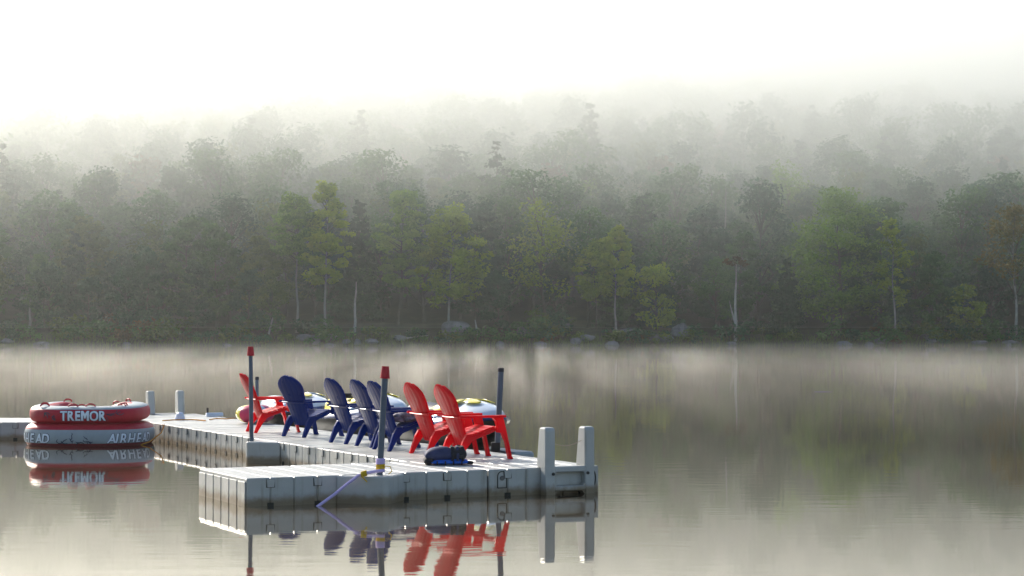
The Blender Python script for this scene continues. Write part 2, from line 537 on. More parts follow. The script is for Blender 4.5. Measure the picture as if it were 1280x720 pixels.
# the many more: nearest 240 in view as trees of their own, the rest of the hill as one wood
spots = []
y = SHORE + 5.0
row = 0
while y < SHORE + 185:
    half = 0.30 * y + 16
    step = 6.2 if y < SHORE + 60 else 7.0
    x = -half + random.uniform(0, step)
    while x < half:
        spots.append((x + random.uniform(-2, 2), y + random.uniform(-2.2, 2.2)))
        x += step * random.uniform(0.8, 1.2)
    y += step * 0.9
    row += 1
spots.sort(key=lambda s: s[1])
AVOID = [(406, 6, 30), (371, 7, 22), (497, 12, 32), (561, 7, 46), (770, 6, 30), (745, 7, 26), (820, 7, 32), (1119, 3, 24), (1205, 4, 24), (1270, 4, 34), (1050, 9, 66), (681, 11, 50), (919, 2, 12), (443, 6, 14)]
forest_q, forest_s, forest_m, wood_mb = [], [], [], MB()
n_own = 0
weights = [3.6, 3.6, 3, 2.6, 2.6, 2, 0.7, 0.6, 0.5, 1.8, 1.2, 2.2]
for x, y in spots:
    t = y - shore_y(x)
    if t < 3.5:
        continue
    px = 640 + FPX * x / y
    if t < 16 and any(abs(px - a) < w_ and t < b + 3.5 for a, b, w_ in AVOID):
        continue
    in_view = -20 < px < 1300
    if t < 13:
        k = random.choices([4, 5, 7, 10, 11, 3, 9], [2, 3, 1, 2, 4, 1.2, 1.2])[0]
        sc = random.uniform(0.55, 0.95)
    else:
        k = random.choices(range(12), weights)[0]
        sc = random.uniform(0.82, 1.2)
    if k in (6, 7, 10) and abs(px - 905) < 30 and t < 60:
        k = 0
    p = PROTO[k]
    rz = random.uniform(0, 6.28)
    if in_view and n_own < 240:
        n_own += 1
        zone = 'at the foot of the wood by the water' if t < 14 else ('in the second ranks of the wood' if t < 40 else 'up the misty slope')
        lab = f"{LOOK[p['mat']]} {SHAPE[p['kind']]} {zone}"
        place_tree(p, x, y, sc, rz, lab, lab + ', many alike', sw=random.uniform(0.9, 1.1))
    else:
        z0 = ground_z(x, y)
        keep = rng.random(len(p['q'])) < ((0.60 if t < 75 else 0.42) if in_view else 0.18)
        q, sh = p['q'][keep], p['sh'][keep]
        if in_view is False: q = q.mean(1, keepdims=True) + (q - q.mean(1, keepdims=True)) * 1.8
        else: q = q.mean(1, keepdims=True) + (q - q.mean(1, keepdims=True)) * (1.2 if t < 75 else 1.4)
        c, s = math.cos(rz), math.sin(rz)
        rot = np.array([[c, -s, 0], [s, c, 0], [0, 0, 1]]) * sc
        forest_q.append(q @ rot.T + np.array([x, y, z0]))
        forest_s.append(sh + rng.normal(0, 0.07))
        forest_m.append(np.full(len(q), list(LEAF).index(p['mat']), dtype=np.int32))
        wood_mb.tube([(x, y, z0 - 0.5), (x, y, z0 + p['h'] * sc * 0.8)], [0.2, 0.05], 5, False)
fq = np.concatenate(forest_q)
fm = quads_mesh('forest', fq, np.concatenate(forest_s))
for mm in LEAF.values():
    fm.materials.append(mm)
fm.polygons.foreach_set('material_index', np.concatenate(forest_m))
fo = link('forest', fm)
tag(fo, 'dense misty mixed wood covering the upper hillside', 'forest', None, 'stuff')
wt = wood_mb.build('trunks', BARK, fo)
wt['kind'] = 'stuff'
print('forest quads', len(fq), 'own trees', n_own)

# ---------------------------------------------------------------- the bank: snags, boulders, logs, shrubs, grass
DEADWOOD = plain('dead_wood', (0.33, 0.33, 0.31), 0.85, 0.25, 1.5, 0.3, 12)
ROCK = plain('shore_rock', (0.15, 0.155, 0.16), 0.9, 0.4, 0.9, 0.5, 5)
def bank(px, t):
    X = at(px, 400, Y=SHORE + t).x
    Y = shore_y(X) + t
    X = at(px, 400, Y=Y).x
    return Vector((X, Y, ground_z(X, Y)))
def snag(px, t, top, lean, r0, label, fork=None, tuft=False):
    b = bank(px, t)
    tip = at(px + lean, top, Y=b.y)
    r = empty('dead_snag', b); tag(r, label, 'dead tree')
    d = tip - b
    pts = [d * k + Vector((0.08 * math.sin(k * 9), 0, 0)) for k in (-0.03, 0.2, 0.4, 0.6, 0.8, 1.0)]
    MB().tube(pts, [r0 * 1.2, r0, r0 * 0.9, r0 * 0.75, r0 * 0.6, r0 * 0.35], 7).build('trunk', DEADWOOD, r, True)
    if fork:
        a = d * fork[0]
        MB().tube([a, a + Vector((fork[1] * 0.5, 0, fork[2] * 0.45)), a + Vector((fork[1], 0, fork[2]))], [r0 * 0.7, r0 * 0.55, r0 * 0.15], 6).build('branch', DEADWOOD, r, True)
    if tuft:
        q, sh = leaves([tuple(d * 1.0 + Vector((x, 0, z))) for x, z in ((-1.2, 0.4), (0.9, 0.2), (0.2, 0.8), (-0.4, 0.1), (1.5, -0.1))], [0.8, 0.7, 0.6, 0.7, 0.5], 40, 0.26, seed=77)
        link('leaf_tuft', quads_mesh('leaf_tuft', q, sh, LEAF['rust']), None, r)
snag(443, 6, 352, 2, 0.20, 'bare broken pale snag standing beside the yellow-green birch')
snag(919, 1.5, 330, 1, 0.22, 'forked pale dead trunk with a rusty leaf tuft at its top', fork=(0.22, -0.9, 3.4), tuft=True)
snag(37, 9, 366, 1, 0.16, 'pale dead trunk standing alone before the dark left wood')
snag(905, 22, 236, 2, 0.17, 'tall thin bare mast of a dead pine above the wood')
def boulder(px, t, w, h, seed, label):
    b = bank(px, t)
    g = random.Random(seed)
    bm = bmesh.new()
    bmesh.ops.create_icosphere(bm, subdivisions=3, radius=1.0)
    o_ = Vector((g.uniform(0, 50), g.uniform(0, 50), g.uniform(0, 50)))
    for v in bm.verts:
        k = 1 + 0.35 * noise.noise(v.co * 1.1 + o_) + 0.13 * noise.noise(v.co * 3.1 + o_)
        v.co = Vector((v.co.x * k * w / 2, v.co.y * k * w / 2.6, v.co.z * k * h))
    me = bpy.data.meshes.new('boulder'); bm.to_mesh(me); bm.free()
    o = link('boulder', me, ROCK)
    o.location = b + Vector((0, 0, h * 0.15)); o.rotation_euler.z = g.uniform(-0.4, 0.4)
    tag(o, label, 'boulder', 'boulders on the far shore')
for i, a in enumerate([(405, 2.2, 4.2, 0.7, 'long flat grey slab at the waterline below the birches'), (380, 2.6, 2.4, 0.6, 'small flat slab beside the long slab below the birches'),
        (570, 5.5, 4.5, 1.7, 'dark hump of rock at the foot of the spreading maple'), (661, 4.0, 3.8, 1.0, 'pale rounded boulder before the yellow-green oak'),
        (702, 6.5, 3.4, 1.3, 'grey boulder standing higher beside the yellow-green oak'), (732, 2.0, 3.0, 0.6, 'low ledge at the waterline under the small leaning maple'),
        (787, 4.0, 3.0, 0.8, 'low grey rock beside the thin straight maple'), (828, 1.6, 3.6, 0.8, 'cluster rock at the waterline below the bushy young oak'),
        (850, 4.5, 2.6, 1.5, 'upright grey rock beside the bushy young oak'), (1226, 5.5, 2.0, 2.6, 'tall grey ledge beside the small yellow birch'),
        (1165, 2.5, 3.2, 0.8, 'flat pale stones between the slim crooked birch and the small birch'), (500, 2.0, 2.0, 0.5, 'little grey rock at the waterline under the slim maple')]):
    boulder(*a[:4], 40 + i, a[4])
for i in range(22):
    px = random.uniform(0, 1280)
    boulder(px, random.uniform(-0.6, 1.2), random.uniform(0.9, 2.4), random.uniform(0.3, 0.7), 90 + i, 'small grey stone lying at the far waterline')
def log(px, t, L, ang, label, up=0.25):
    b = bank(px, t)
    d = Vector((math.cos(ang), 0.2, up)).normalized() * L
    o = MB().tube([Vector((0, 0, 0.2)), d * 0.5 + Vector((0, 0, 0.3)), d + Vector((0, 0, 0.2))], [0.16, 0.13, 0.05], 7).build('fallen_log', DEADWOOD, None, True)
    o.location = b; tag(o, label, 'log')
log(508, 1.8, 3.2, 0.0, 'short grey fallen log at the waterline below the slim maple', 0.12)
log(597, 3.0, 2.4, 1.9, 'thin pale stick leaning up beside the rock hump', 2.0)
log(336, 4.0, 3.0, 1.2, 'thin leaning dead branch left of the bare birch trunk', 1.6)

shrubs = []
for s in range(5):
    g = np.random.default_rng(300 + s)
    n = 9
    cen = [(g.normal(0, 0.75), g.normal(0, 0.6), 0.25 + abs(g.normal(0.5, 0.35))) for _ in range(n)]
    q, sh = leaves(cen, list(g.uniform(0.4, 0.75, n)), 55, 0.17, seed=310 + s, flatness=0.8)
    st = MB()
    for c in cen:
        st.tube([(0, 0, -0.2), c], [0.03, 0.01], 4, False)
    shrubs.append((st.mesh('stems'), q, sh))
SH = {}
for i in range(95):
    px = random.uniform(-10, 1290)
    t = random.choice([random.uniform(0.4, 2.2), random.uniform(1, 6.5)])
    k = random.randrange(5)
    mat = random.choices(['green', 'olive', 'dark', 'rust'], [4, 2.5, 3, 0.7])[0]
    if (k, mat) not in SH:
        sm_ = shrubs[k][0].copy(); sm_.materials.append(BARK)
        SH[(k, mat)] = (sm_, quads_mesh('foliage', shrubs[k][1], shrubs[k][2], LEAF[mat]))
    b = bank(px, t)
    r = empty('shrub', b, random.uniform(0, 6.28))
    sc = random.uniform(0.6, 1.7) * (0.9 if t < 2 else 1.15)
    r.scale = (sc * 1.2, sc * 1.2, sc)
    lab = {'green': 'low mid green shrub on the far bank', 'olive': 'low olive-yellow shrub on the far bank', 'dark': 'low deep green shrub on the far bank', 'rust': 'low rusty red-brown shrub on the far bank'}[mat]
    tag(r, lab, 'shrub', lab + 's')
    st = link('stems', SH[(k, mat)][0], None, r)
    link('foliage', SH[(k, mat)][1], None, r)
# sedge along the water's edge
N = 9000
gx = rng.uniform(-95, 95, N)
gq = np.zeros((N, 4, 3)); gs = rng.uniform(0.2, 0.9, N)
for i in range(N):
    x = gx[i]; y = shore_y(x) + rng.normal(0.7, 1.3); z = ground_z(x, y)
    h = rng.uniform(0.25, 0.75); a = rng.uniform(0, 6.28); w_ = 0.035
    dx, dy = math.cos(a) * w_, math.sin(a) * w_; lx, ly = rng.normal(0, 0.18, 2)
    gq[i] = [(x - dx, y - dy, z - 0.05), (x + dx, y + dy, z - 0.05), (x + dx * 0.3 + lx, y + dy * 0.3 + ly, z + h), (x - dx * 0.3 + lx, y - dy * 0.3 + ly, z + h)]
tag(link('sedge', quads_mesh('sedge', gq, gs, LEAF['olive'])), 'sedge and grass fringing the far waterline', 'grass', None, 'stuff')
# ---------------------------------------------------------------- materials of the dock and the things on it
def dock_material():
    m, nt, b, out = nodes_of('dock_plastic')
    geo = node(nt, 'ShaderNodeNewGeometry')
    n1 = node(nt, 'ShaderNodeTexNoise', Scale=3.0, Detail=6.0, Roughness=0.65)
    nt.links.new(geo.outputs['Position'], n1.inputs['Vector'])
    base = ramp(nt, n1.outputs['Fac'], [(0.3, (0.345, 0.355, 0.345)), (0.7, (0.44, 0.445, 0.43))])
    oi = node(nt, 'ShaderNodeObjectInfo')
    hv = node(nt, 'ShaderNodeHueSaturation')
    mv = node(nt, 'ShaderNodeMapRange')
    mv.inputs['To Min'].default_value, mv.inputs['To Max'].default_value = 0.92, 1.06
    nt.links.new(oi.outputs['Random'], mv.inputs['Value'])
    nt.links.new(mv.outputs[0], hv.inputs['Value'])
    nt.links.new(base, hv.inputs['Color'])
    # the brown tide mark the lake has left just above the waterline, uneven along the side
    sep = node(nt, 'ShaderNodeSeparateXYZ')
    nt.links.new(geo.outputs['Position'], sep.inputs[0])
    n2 = node(nt, 'ShaderNodeTexNoise', Scale=5.0, Detail=5.0, Roughness=0.7)
    nt.links.new(geo.outputs['Position'], n2.inputs['Vector'])
    off = node(nt, 'ShaderNodeMath', operation='MULTIPLY_ADD')
    nt.links.new(n2.outputs['Fac'], off.inputs[0])
    off.inputs[1].default_value = -0.16
    off.inputs[2].default_value = 0.08
    zz = node(nt, 'ShaderNodeMath', operation='ADD')
    nt.links.new(sep.outputs['Z'], zz.inputs[0]); nt.links.new(off.outputs[0], zz.inputs[1])
    mr = node(nt, 'ShaderNodeMapRange', interpolation_type='SMOOTHSTEP')
    for k, val in (('From Min', 0.03), ('From Max', 0.145), ('To Min', 0.92), ('To Max', 0.0)):
        mr.inputs[k].default_value = val
    nt.links.new(zz.outputs[0], mr.inputs['Value'])
    mix = node(nt, 'ShaderNodeMix', data_type='RGBA')
    mix.inputs['B'].default_value if False else None
    nt.links.new(mr.outputs[0], mix.inputs[0])
    nt.links.new(hv.outputs[0], mix.inputs[6])
    mix.inputs[7].default_value = (0.15, 0.098, 0.042, 1)
    # streaks and scuffs
    n3 = node(nt, 'ShaderNodeTexNoise', Scale=9.0, Detail=3.0)
    mp = node(nt, 'ShaderNodeMapping')
    mp.inputs['Scale'].default_value = (1, 1, 0.12)
    nt.links.new(geo.outputs['Position'], mp.inputs['Vector'])
    nt.links.new(mp.outputs[0], n3.inputs['Vector'])
    st = ramp(nt, n3.outputs['Fac'], [(0.58, (1, 1, 1)), (0.72, (0.74, 0.71, 0.64))])
    mul = node(nt, 'ShaderNodeMix', data_type='RGBA', blend_type='MULTIPLY')
    mul.inputs[0].default_value = 1.0
    nt.links.new(mix.outputs[2], mul.inputs[6]); nt.links.new(st, mul.inputs[7])
    nt.links.new(mul.outputs[2], b.inputs['Base Color'])
    b.inputs['Roughness'].default_value = 0.4
    n4 = node(nt, 'ShaderNodeTexNoise', Scale=60.0, Detail=2.0)
    nt.links.new(geo.outputs['Position'], n4.inputs['Vector'])
    bp = node(nt, 'ShaderNodeBump', Strength=0.25, Distance=0.01)
    nt.links.new(n4.outputs['Fac'], bp.inputs['Height'])
    nt.links.new(bp.outputs[0], b.inputs['Normal'])
    return m
DOCK = dock_material()
DARK = plain('dark_gap', (0.03, 0.028, 0.022), 0.8)
SHADE_LINE = plain('shade_line_grey', (0.10, 0.10, 0.09), 0.8)
BLACK = plain('black_rubber', (0.015, 0.015, 0.016), 0.5)
PVC = plain('pole_grey', (0.085, 0.11, 0.15), 0.42, 0.15, 8.0)
PVC2 = plain('cap_black', (0.03, 0.03, 0.035), 0.5)
CUPRED = plain('cup_red', (0.42, 0.004, 0.015), 0.4)
BOLT = plain('bolt_steel', (0.09, 0.09, 0.10), 0.4, 0.1, 8, metal=0.6)

def chair_plastic(name, col, glow):
    m, nt, b, out = nodes_of(name)
    geo = node(nt, 'ShaderNodeNewGeometry')
    nz = node(nt, 'ShaderNodeTexNoise', Scale=7.0, Detail=5.0)
    nt.links.new(geo.outputs['Position'], nz.inputs['Vector'])
    c = ramp(nt, nz.outputs['Fac'], [(0.3, tuple(x * 0.85 for x in col)), (0.7, tuple(min(1, x * 1.12) for x in col))])
    nt.links.new(c, b.inputs['Base Color'])
    b.inputs['Specular IOR Level'].default_value = 0.12
    nt.links.new(ramp(nt, nz.outputs['Fac'], [(0.3, (0.26,) * 3), (0.7, (0.40,) * 3)]), b.inputs['Roughness'])
    t = node(nt, 'ShaderNodeBsdfTranslucent')
    t.inputs['Color'].default_value = (*glow, 1)
    mx = node(nt, 'ShaderNodeMixShader', Fac=0.33)
    nt.links.new(b.outputs[0], mx.inputs[1]); nt.links.new(t.outputs[0], mx.inputs[2])
    nt.links.new(mx.outputs[0], out.inputs['Surface'])
    return m
RED = chair_plastic('red_resin', (0.74, 0.002, 0.014), (1.0, 0.003, 0.012))
NAVY = chair_plastic('navy_resin', (0.001, 0.024, 0.19), (0.002, 0.03, 0.32))

# ---------------------------------------------------------------- floating dock
O = Vector((-2.79, 19.80, 0.0))                      # front left corner of the finger
DA = R(26.7)
U, V = Vector((math.cos(DA), math.sin(DA), 0)), Vector((-math.sin(DA), math.cos(DA), 0))
def D(u, v, z=0.0):
    return O + U * u + V * v + Vector((0, 0, z))
TOP = 0.30
def dock_section(name, label, loc, rz, length, width, n, handle_end=None, pockets=(-1, 1)):
    """Section lying along local X (length) and across local Y (width): n float ribs side by side."""
    r = empty(name, loc, rz)
    tag(r, label, 'dock', 'sections of the floating dock')
    pitch = length / n
    rib = MB().box(0.0035, pitch - 0.0035, 0.0, width, -0.14, TOP, 0.011)
    rb = MB()
    me = rib.mesh('float_rib'); me.materials.append(DOCK)
    for i in range(n):
        o = link('float_rib', me, None, r)
        o.location = (i * pitch, random.uniform(-0.002, 0.002), random.uniform(-0.0025, 0.0015))
    MB().box(0.012, length - 0.012, 0.014, width - 0.014, -0.12, TOP - 0.013).build('core', DOCK, r)
    # connector pockets at every other joint: a raised keystone under the deck rim, and a dark block painting a hole's shade at the waterline
    key = MB()
    w = 0.045
    key.add([(-w, 0, TOP - 0.02), (w, 0, TOP - 0.02), (w * 0.8, 0, TOP - 0.10), (-w * 0.8, 0, TOP - 0.10),
             (-w, -0.016, TOP - 0.02), (w, -0.016, TOP - 0.02), (w * 0.8, -0.016, TOP - 0.10), (-w * 0.8, -0.016, TOP - 0.10)],
            [(7, 6, 5, 4), (0, 4, 5, 1), (1, 5, 6, 2), (2, 6, 7, 3), (3, 7, 4, 0)])
    km = key.mesh('connector_key'); km.materials.append(DOCK)
    rm = MB().box(-w - 0.005, w + 0.005, -0.004, 0.02, TOP - 0.107, TOP - 0.018).mesh('key_shade_line'); rm.materials.append(SHADE_LINE)  # dark plate behind the key: the shade line around it put into colour
    sm = MB().box(-0.035, 0.035, -0.008, 0.02, -0.03, 0.035).mesh('hole_shade_block'); sm.materials.append(DARK)
    for i in range(1, n, 2):
        for s in pockets:
            for nm, mm in (('connector_key', km), ('key_shade_line', rm), ('hole_shade_block', sm)):
                o = link(nm, mm, None, r)
                o.location = (i * pitch, 0 if s < 0 else width, 0)
                if s > 0: o.rotation_euler.z = math.pi
    return r

dock_section('dock_section', 'grey ribbed float at the free end of the front dock row', D(0, 0), DA, 1.06, 1.64, 4)
dock_section('dock_section', 'grey ribbed float behind the tied front pole', D(1.072, 0), DA, 1.748, 1.64, 7)
fr = dock_section('dock_section', 'grey ribbed float carrying the near swim ladder', D(2.832, 0), DA, 1.41, 1.64, 6)
# a run of the long dock: local X along V
runs = [1.652, 4.70, 7.75, 10.80, 13.85, 15.55]
wheres = ['under the two red chairs beside the dark vest', 'under the row of blue chairs', 'behind the tall red-cupped pole',
          'near the small striped tube', 'with the far swim ladder at its end']
for i in range(5):
    L = runs[i + 1] - runs[i] - 0.014
    a = dock_section('dock_section', 'grey ribbed float of the long dock ' + wheres[i], D(4.24, runs[i]), DA + math.pi / 2, L, 1.69, max(3, round(L / 0.254)))
# the arm towards the shore, turned a little against the rest
arm = dock_section('dock_section', 'grey ribbed float reaching out behind the red towable tube', (-13.4, 32.2, 0), 0.0, 6.2, 1.7, 24)
w = MB().prism([(6.215, 0.0), (7.05, 0.0), (6.30, 1.5), (6.215, 1.68)], -0.12, TOP - 0.006)
w.build('hinge_wedge', DOCK, arm)

# curved hand grips moulded into the end faces
def grip(parent, pts, name='hand_grip'):
    MB().tube(pts, 0.008, 6).build(name, DARK, parent, True)
def arc_pts(c, w_, h_, fn):
    return [fn(c + w_ * math.sin(t), h_ * math.cos(t)) for t in np.linspace(-0.1, math.pi + 0.1, 9)]
fe = [o for o in bpy.data.objects if o.name.startswith('dock_section') and o.type == 'EMPTY'][0]
grip(fe, arc_pts(0.30, -0.06, 0.09, lambda a, b: (-0.001, a, 0.15 + b)))
grip(fe, arc_pts(1.45, -0.06, 0.09, lambda a, b: (-0.001, a, 0.15 + b)))
grip(fr, arc_pts(1.33, 0.035, 0.09, lambda a, b: (a, -0.004, 0.16 + b)))
# grooves of the end face of the free end: short upright ribs
em = MB().box(-0.014, 0.003, 0.012, 0.262, -0.12, TOP - 0.035, 0.008).mesh('end_rib'); em.materials.append(DOCK)
for k in range(6):
    o = link('end_rib', em, None, fe); o.location = (0, k * 0.272 + 0.004, 0)
# moulded anchor plate on the float with the ladder
ap = MB()
out_pts = [(0.11, 0.0), (0.22, 0.0)] + [(0.165 + 0.055 * math.cos(t), 0.13 + 0.055 * math.sin(t)) for t in np.linspace(0, math.pi, 9)]
ap.tube([(x, -0.003, 0.09 + z) for x, z in out_pts] + [(0.11, -0.003, 0.09)], 0.006, 5)
ap.build('anchor_plate_rim', DARK, fr)
MB().tube([(0.165, -0.012, 0.20), (0.165, 0.01, 0.20)], 0.028, 12).build('anchor_bolt', BOLT, fr)

# three-cornered brackets that hold the poles against the dock
def pole_bracket(loc, rz, label):
    mb = MB().prism([(0.0, -0.006), (0.40, -0.38), (0.46, -0.38), (0.80, -0.006)], -0.14, TOP - 0.004)
    o = mb.build('pole_bracket', DOCK, None, bevel=0.02)
    o.location = loc
    o.rotation_euler.z = rz
    tag(o, label, 'dock bracket', 'brackets that hold the dock poles')
    return o
pole_bracket(D(1.0, 0), DA, 'plain grey corner bracket jutting from the front dock face under the tied pole')
pole_bracket(D(2.548, 6.86), DA - math.pi / 2, 'plain grey corner bracket on the inner side of the long dock')

def pole(base, top, rad, label, cap):
    r = empty('mooring_pole', base)
    tag(r, label, 'pole', 'poles of the floating dock')
    d = Vector(top) - Vector(base)
    L = d.length
    n = d.normalized()
    MB().tube([n * -0.35, n * L], rad, 14).build('pipe', PVC, r, True)
    if cap == 'cup':
        q = n.to_track_quat('Z', 'Y')
        o = MB().lathe([(0.040, -0.125), (0.053, -0.125), (0.055, -0.117), (0.052, -0.108), (0.044, -0.03), (0.040, 0.0), (0.042, 0.006), (0.034, 0.006)], 18).build('red_cup_cap', CUPRED, r, False)
        o.location = n * (L + 0.004); o.rotation_mode = 'QUATERNION'; o.rotation_quaternion = q
    else:
        q = n.to_track_quat('Z', 'Y')
        o = MB().lathe([(rad * 0.9, -0.04), (rad * 1.12, -0.04), (rad * 1.12, 0.0), (rad * 0.9, 0.012)], 16).build('end_cap', PVC2, r, False)
        o.location = n * (L + 0.002); o.rotation_mode = 'QUATERNION'; o.rotation_quaternion = q
    return r
b1 = D(2.40, 6.46, TOP - 0.01)
def ray_at(px, py, p): return at(px, py, Y=p.y)
def pole_px(base, px0, px1, py1):
    b = Vector((at(px0, 500, Y=base.y).x, base.y, base.z))
    return b, at(px1, py1, Y=base.y)
b, t = pole_px(b1, 314.5, 313.2, 434); pole(b, t, 0.030, 'tallest straight grey dock pole capped with a red cup beside the lone red chair', 'cup')
b, t = pole_px(D(1.42, -0.15, TOP - 0.01), 474.5, 481.8, 459); pole(b, t, 0.034, 'leaning grey dock pole with red cup and yellow rope knots at its foot', 'cup')
b, t = pole_px(D(4.33, 3.0, 0.05), 620.5, 626.2, 461); p3 = pole(b, t, 0.037, 'grey dock pole with black cap behind the red chairs', 'cap')
MB().box(-0.07, 0.05, -0.05, 0.05, TOP - 0.1, TOP + 0.06).build('clamp', BLACK, p3, bevel=0.01)
b, t = pole_px(D(4.33, 12.4, 0.05), 321.5, 321.2, 472); p4 = pole(b, t, 0.030, 'short thin dock pole with black cap behind the lone red chair', 'cap')
MB().box(-0.07, 0.05, -0.05, 0.05, TOP - 0.1, TOP + 0.06).build('clamp', BLACK, p4, bevel=0.01)

# ---------------------------------------------------------------- swim ladders
def ladder(loc, rz, label, gap=0.40, step_z=(0.22, 0.02), post_h=0.76, chain=False, pw=0.15):
    """Local X along the dock edge, -Y outwards."""
    r = empty('swim_ladder', loc, rz)
    tag(r, label, 'ladder', 'grey plastic swim ladders')
    prof = [(-0.155, -0.30), (-0.02, -0.30), (0.10, 0.305), (0.10, 0.32), (-0.005, post_h - 0.04), (-0.025, post_h), (-0.135, post_h), (-0.155, post_h - 0.03)]
    prof = [(-0.155, -0.30), (-0.012, -0.30), (-0.012, 0.304), (0.085, 0.304), (0.02, post_h - 0.03), (0.0, post_h), (-0.125, post_h), (-0.15, post_h - 0.03)]
    for s in (0, 1):
        x0 = 0 if s == 0 else gap + pw
        vs = [(x0, y, z) for y, z in prof] + [(x0 + pw, y, z) for y, z in prof]
        n = len(prof)
        fs = [tuple(range(n)), tuple(range(2 * n - 1, n - 1, -1))] + [((i + 1) % n, i, n + i, n + (i + 1) % n) for i in range(n)]
        po = MB().add(vs, fs).build('post', DOCK, r, bevel=0.022)
        cx = x0 + (pw - 0.03 if s == 0 else 0.03)
        MB().tube([(cx, -0.165, 0.235), (cx, -0.14, 0.235)], 0.018, 10).build('bolt', BLACK, po)
    x0, x1 = pw - 0.01, gap + pw + 0.01
    def hex_bar(z0, z1, name, y0=-0.145, y1=-0.012):
        MB().box(x0, x1, y0, y1, z0, z1).build(name, DOCK, r, bevel=0.015)
    hex_bar(0.25, 0.318, 'step', -0.15, 0.05)
    hex_bar(0.035, 0.10, 'step', -0.15)
    hex_bar(-0.20, -0.16, 'step')
    MB().box(x0, x1, -0.05, -0.02, 0.085, 0.26).build('back_panel', DOCK, r)
    for sx in (0, 1):                                    # gussets that round the openings' corners
        for za, zb in ((0.27, -1), (0.085, 1), (0.04, -1)):
            xa = x0 if sx == 0 else x1
            d = 0.05 if sx == 0 else -0.05
            p = [(xa, za), (xa + d, za), (xa, za + 0.05 * zb)]
            vs = [(x, -0.14, z) for x, z in p] + [(x, -0.03, z) for x, z in p]
            MB().add(vs, [(0, 1, 2), (5, 4, 3), (0, 3, 4, 1), (1, 4, 5, 2), (2, 5, 3, 0)]).build('gusset', DOCK, r)
    if chain:
        pts = [(x0 + (x1 - x0) * t, -0.06, 0.585 - 0.05 * math.sin(math.pi * t) + 0.02 * t) for t in np.linspace(0, 1, 11)]
        MB().tube(pts, 0.0035, 5).build('cord', plain('cord_tan', (0.45, 0.38, 0.28), 0.7), r)
    return r
ladder(D(3.47, -0.004), DA, 'grey moulded swim ladder with a cord between its posts at the near dock end', gap=0.385, chain=True, pw=0.125)
ladder(D(4.02, 15.556), DA + math.pi, 'grey moulded swim ladder at the far end of the dock', gap=0.44, post_h=0.74, pw=0.13)

# ---------------------------------------------------------------- deck chairs
def extrude_xz(poly, y0, y1):
    n = len(poly)
    vs = [(x, y0, z) for x, z in poly] + [(x, y1, z) for x, z in poly]
    fs = [tuple(range(n)), tuple(range(2 * n - 1, n - 1, -1))] + [((i + 1) % n, i, n + i, n + (i + 1) % n) for i in range(n)]
    return MB().add(vs, fs)

def back_point(s):
    """Side view of the backrest: s 0 at its foot, 1 at its tip."""
    x = -0.19 - 0.25 * s - 0.06 * s * s
    z = 0.17 + 0.735 * s
    return x, z
def back_half(s):
    pts = [(0, 0.17), (0.25, 0.195), (0.5, 0.232), (0.72, 0.275), (0.80, 0.275), (0.88, 0.238), (0.95, 0.155), (1.0, 0.07)]
    for (a, va), (b, vb) in zip(pts, pts[1:]):
        if s <= b:
            return va + (vb - va) * (s - a) / (b - a)
    return pts[-1][1]

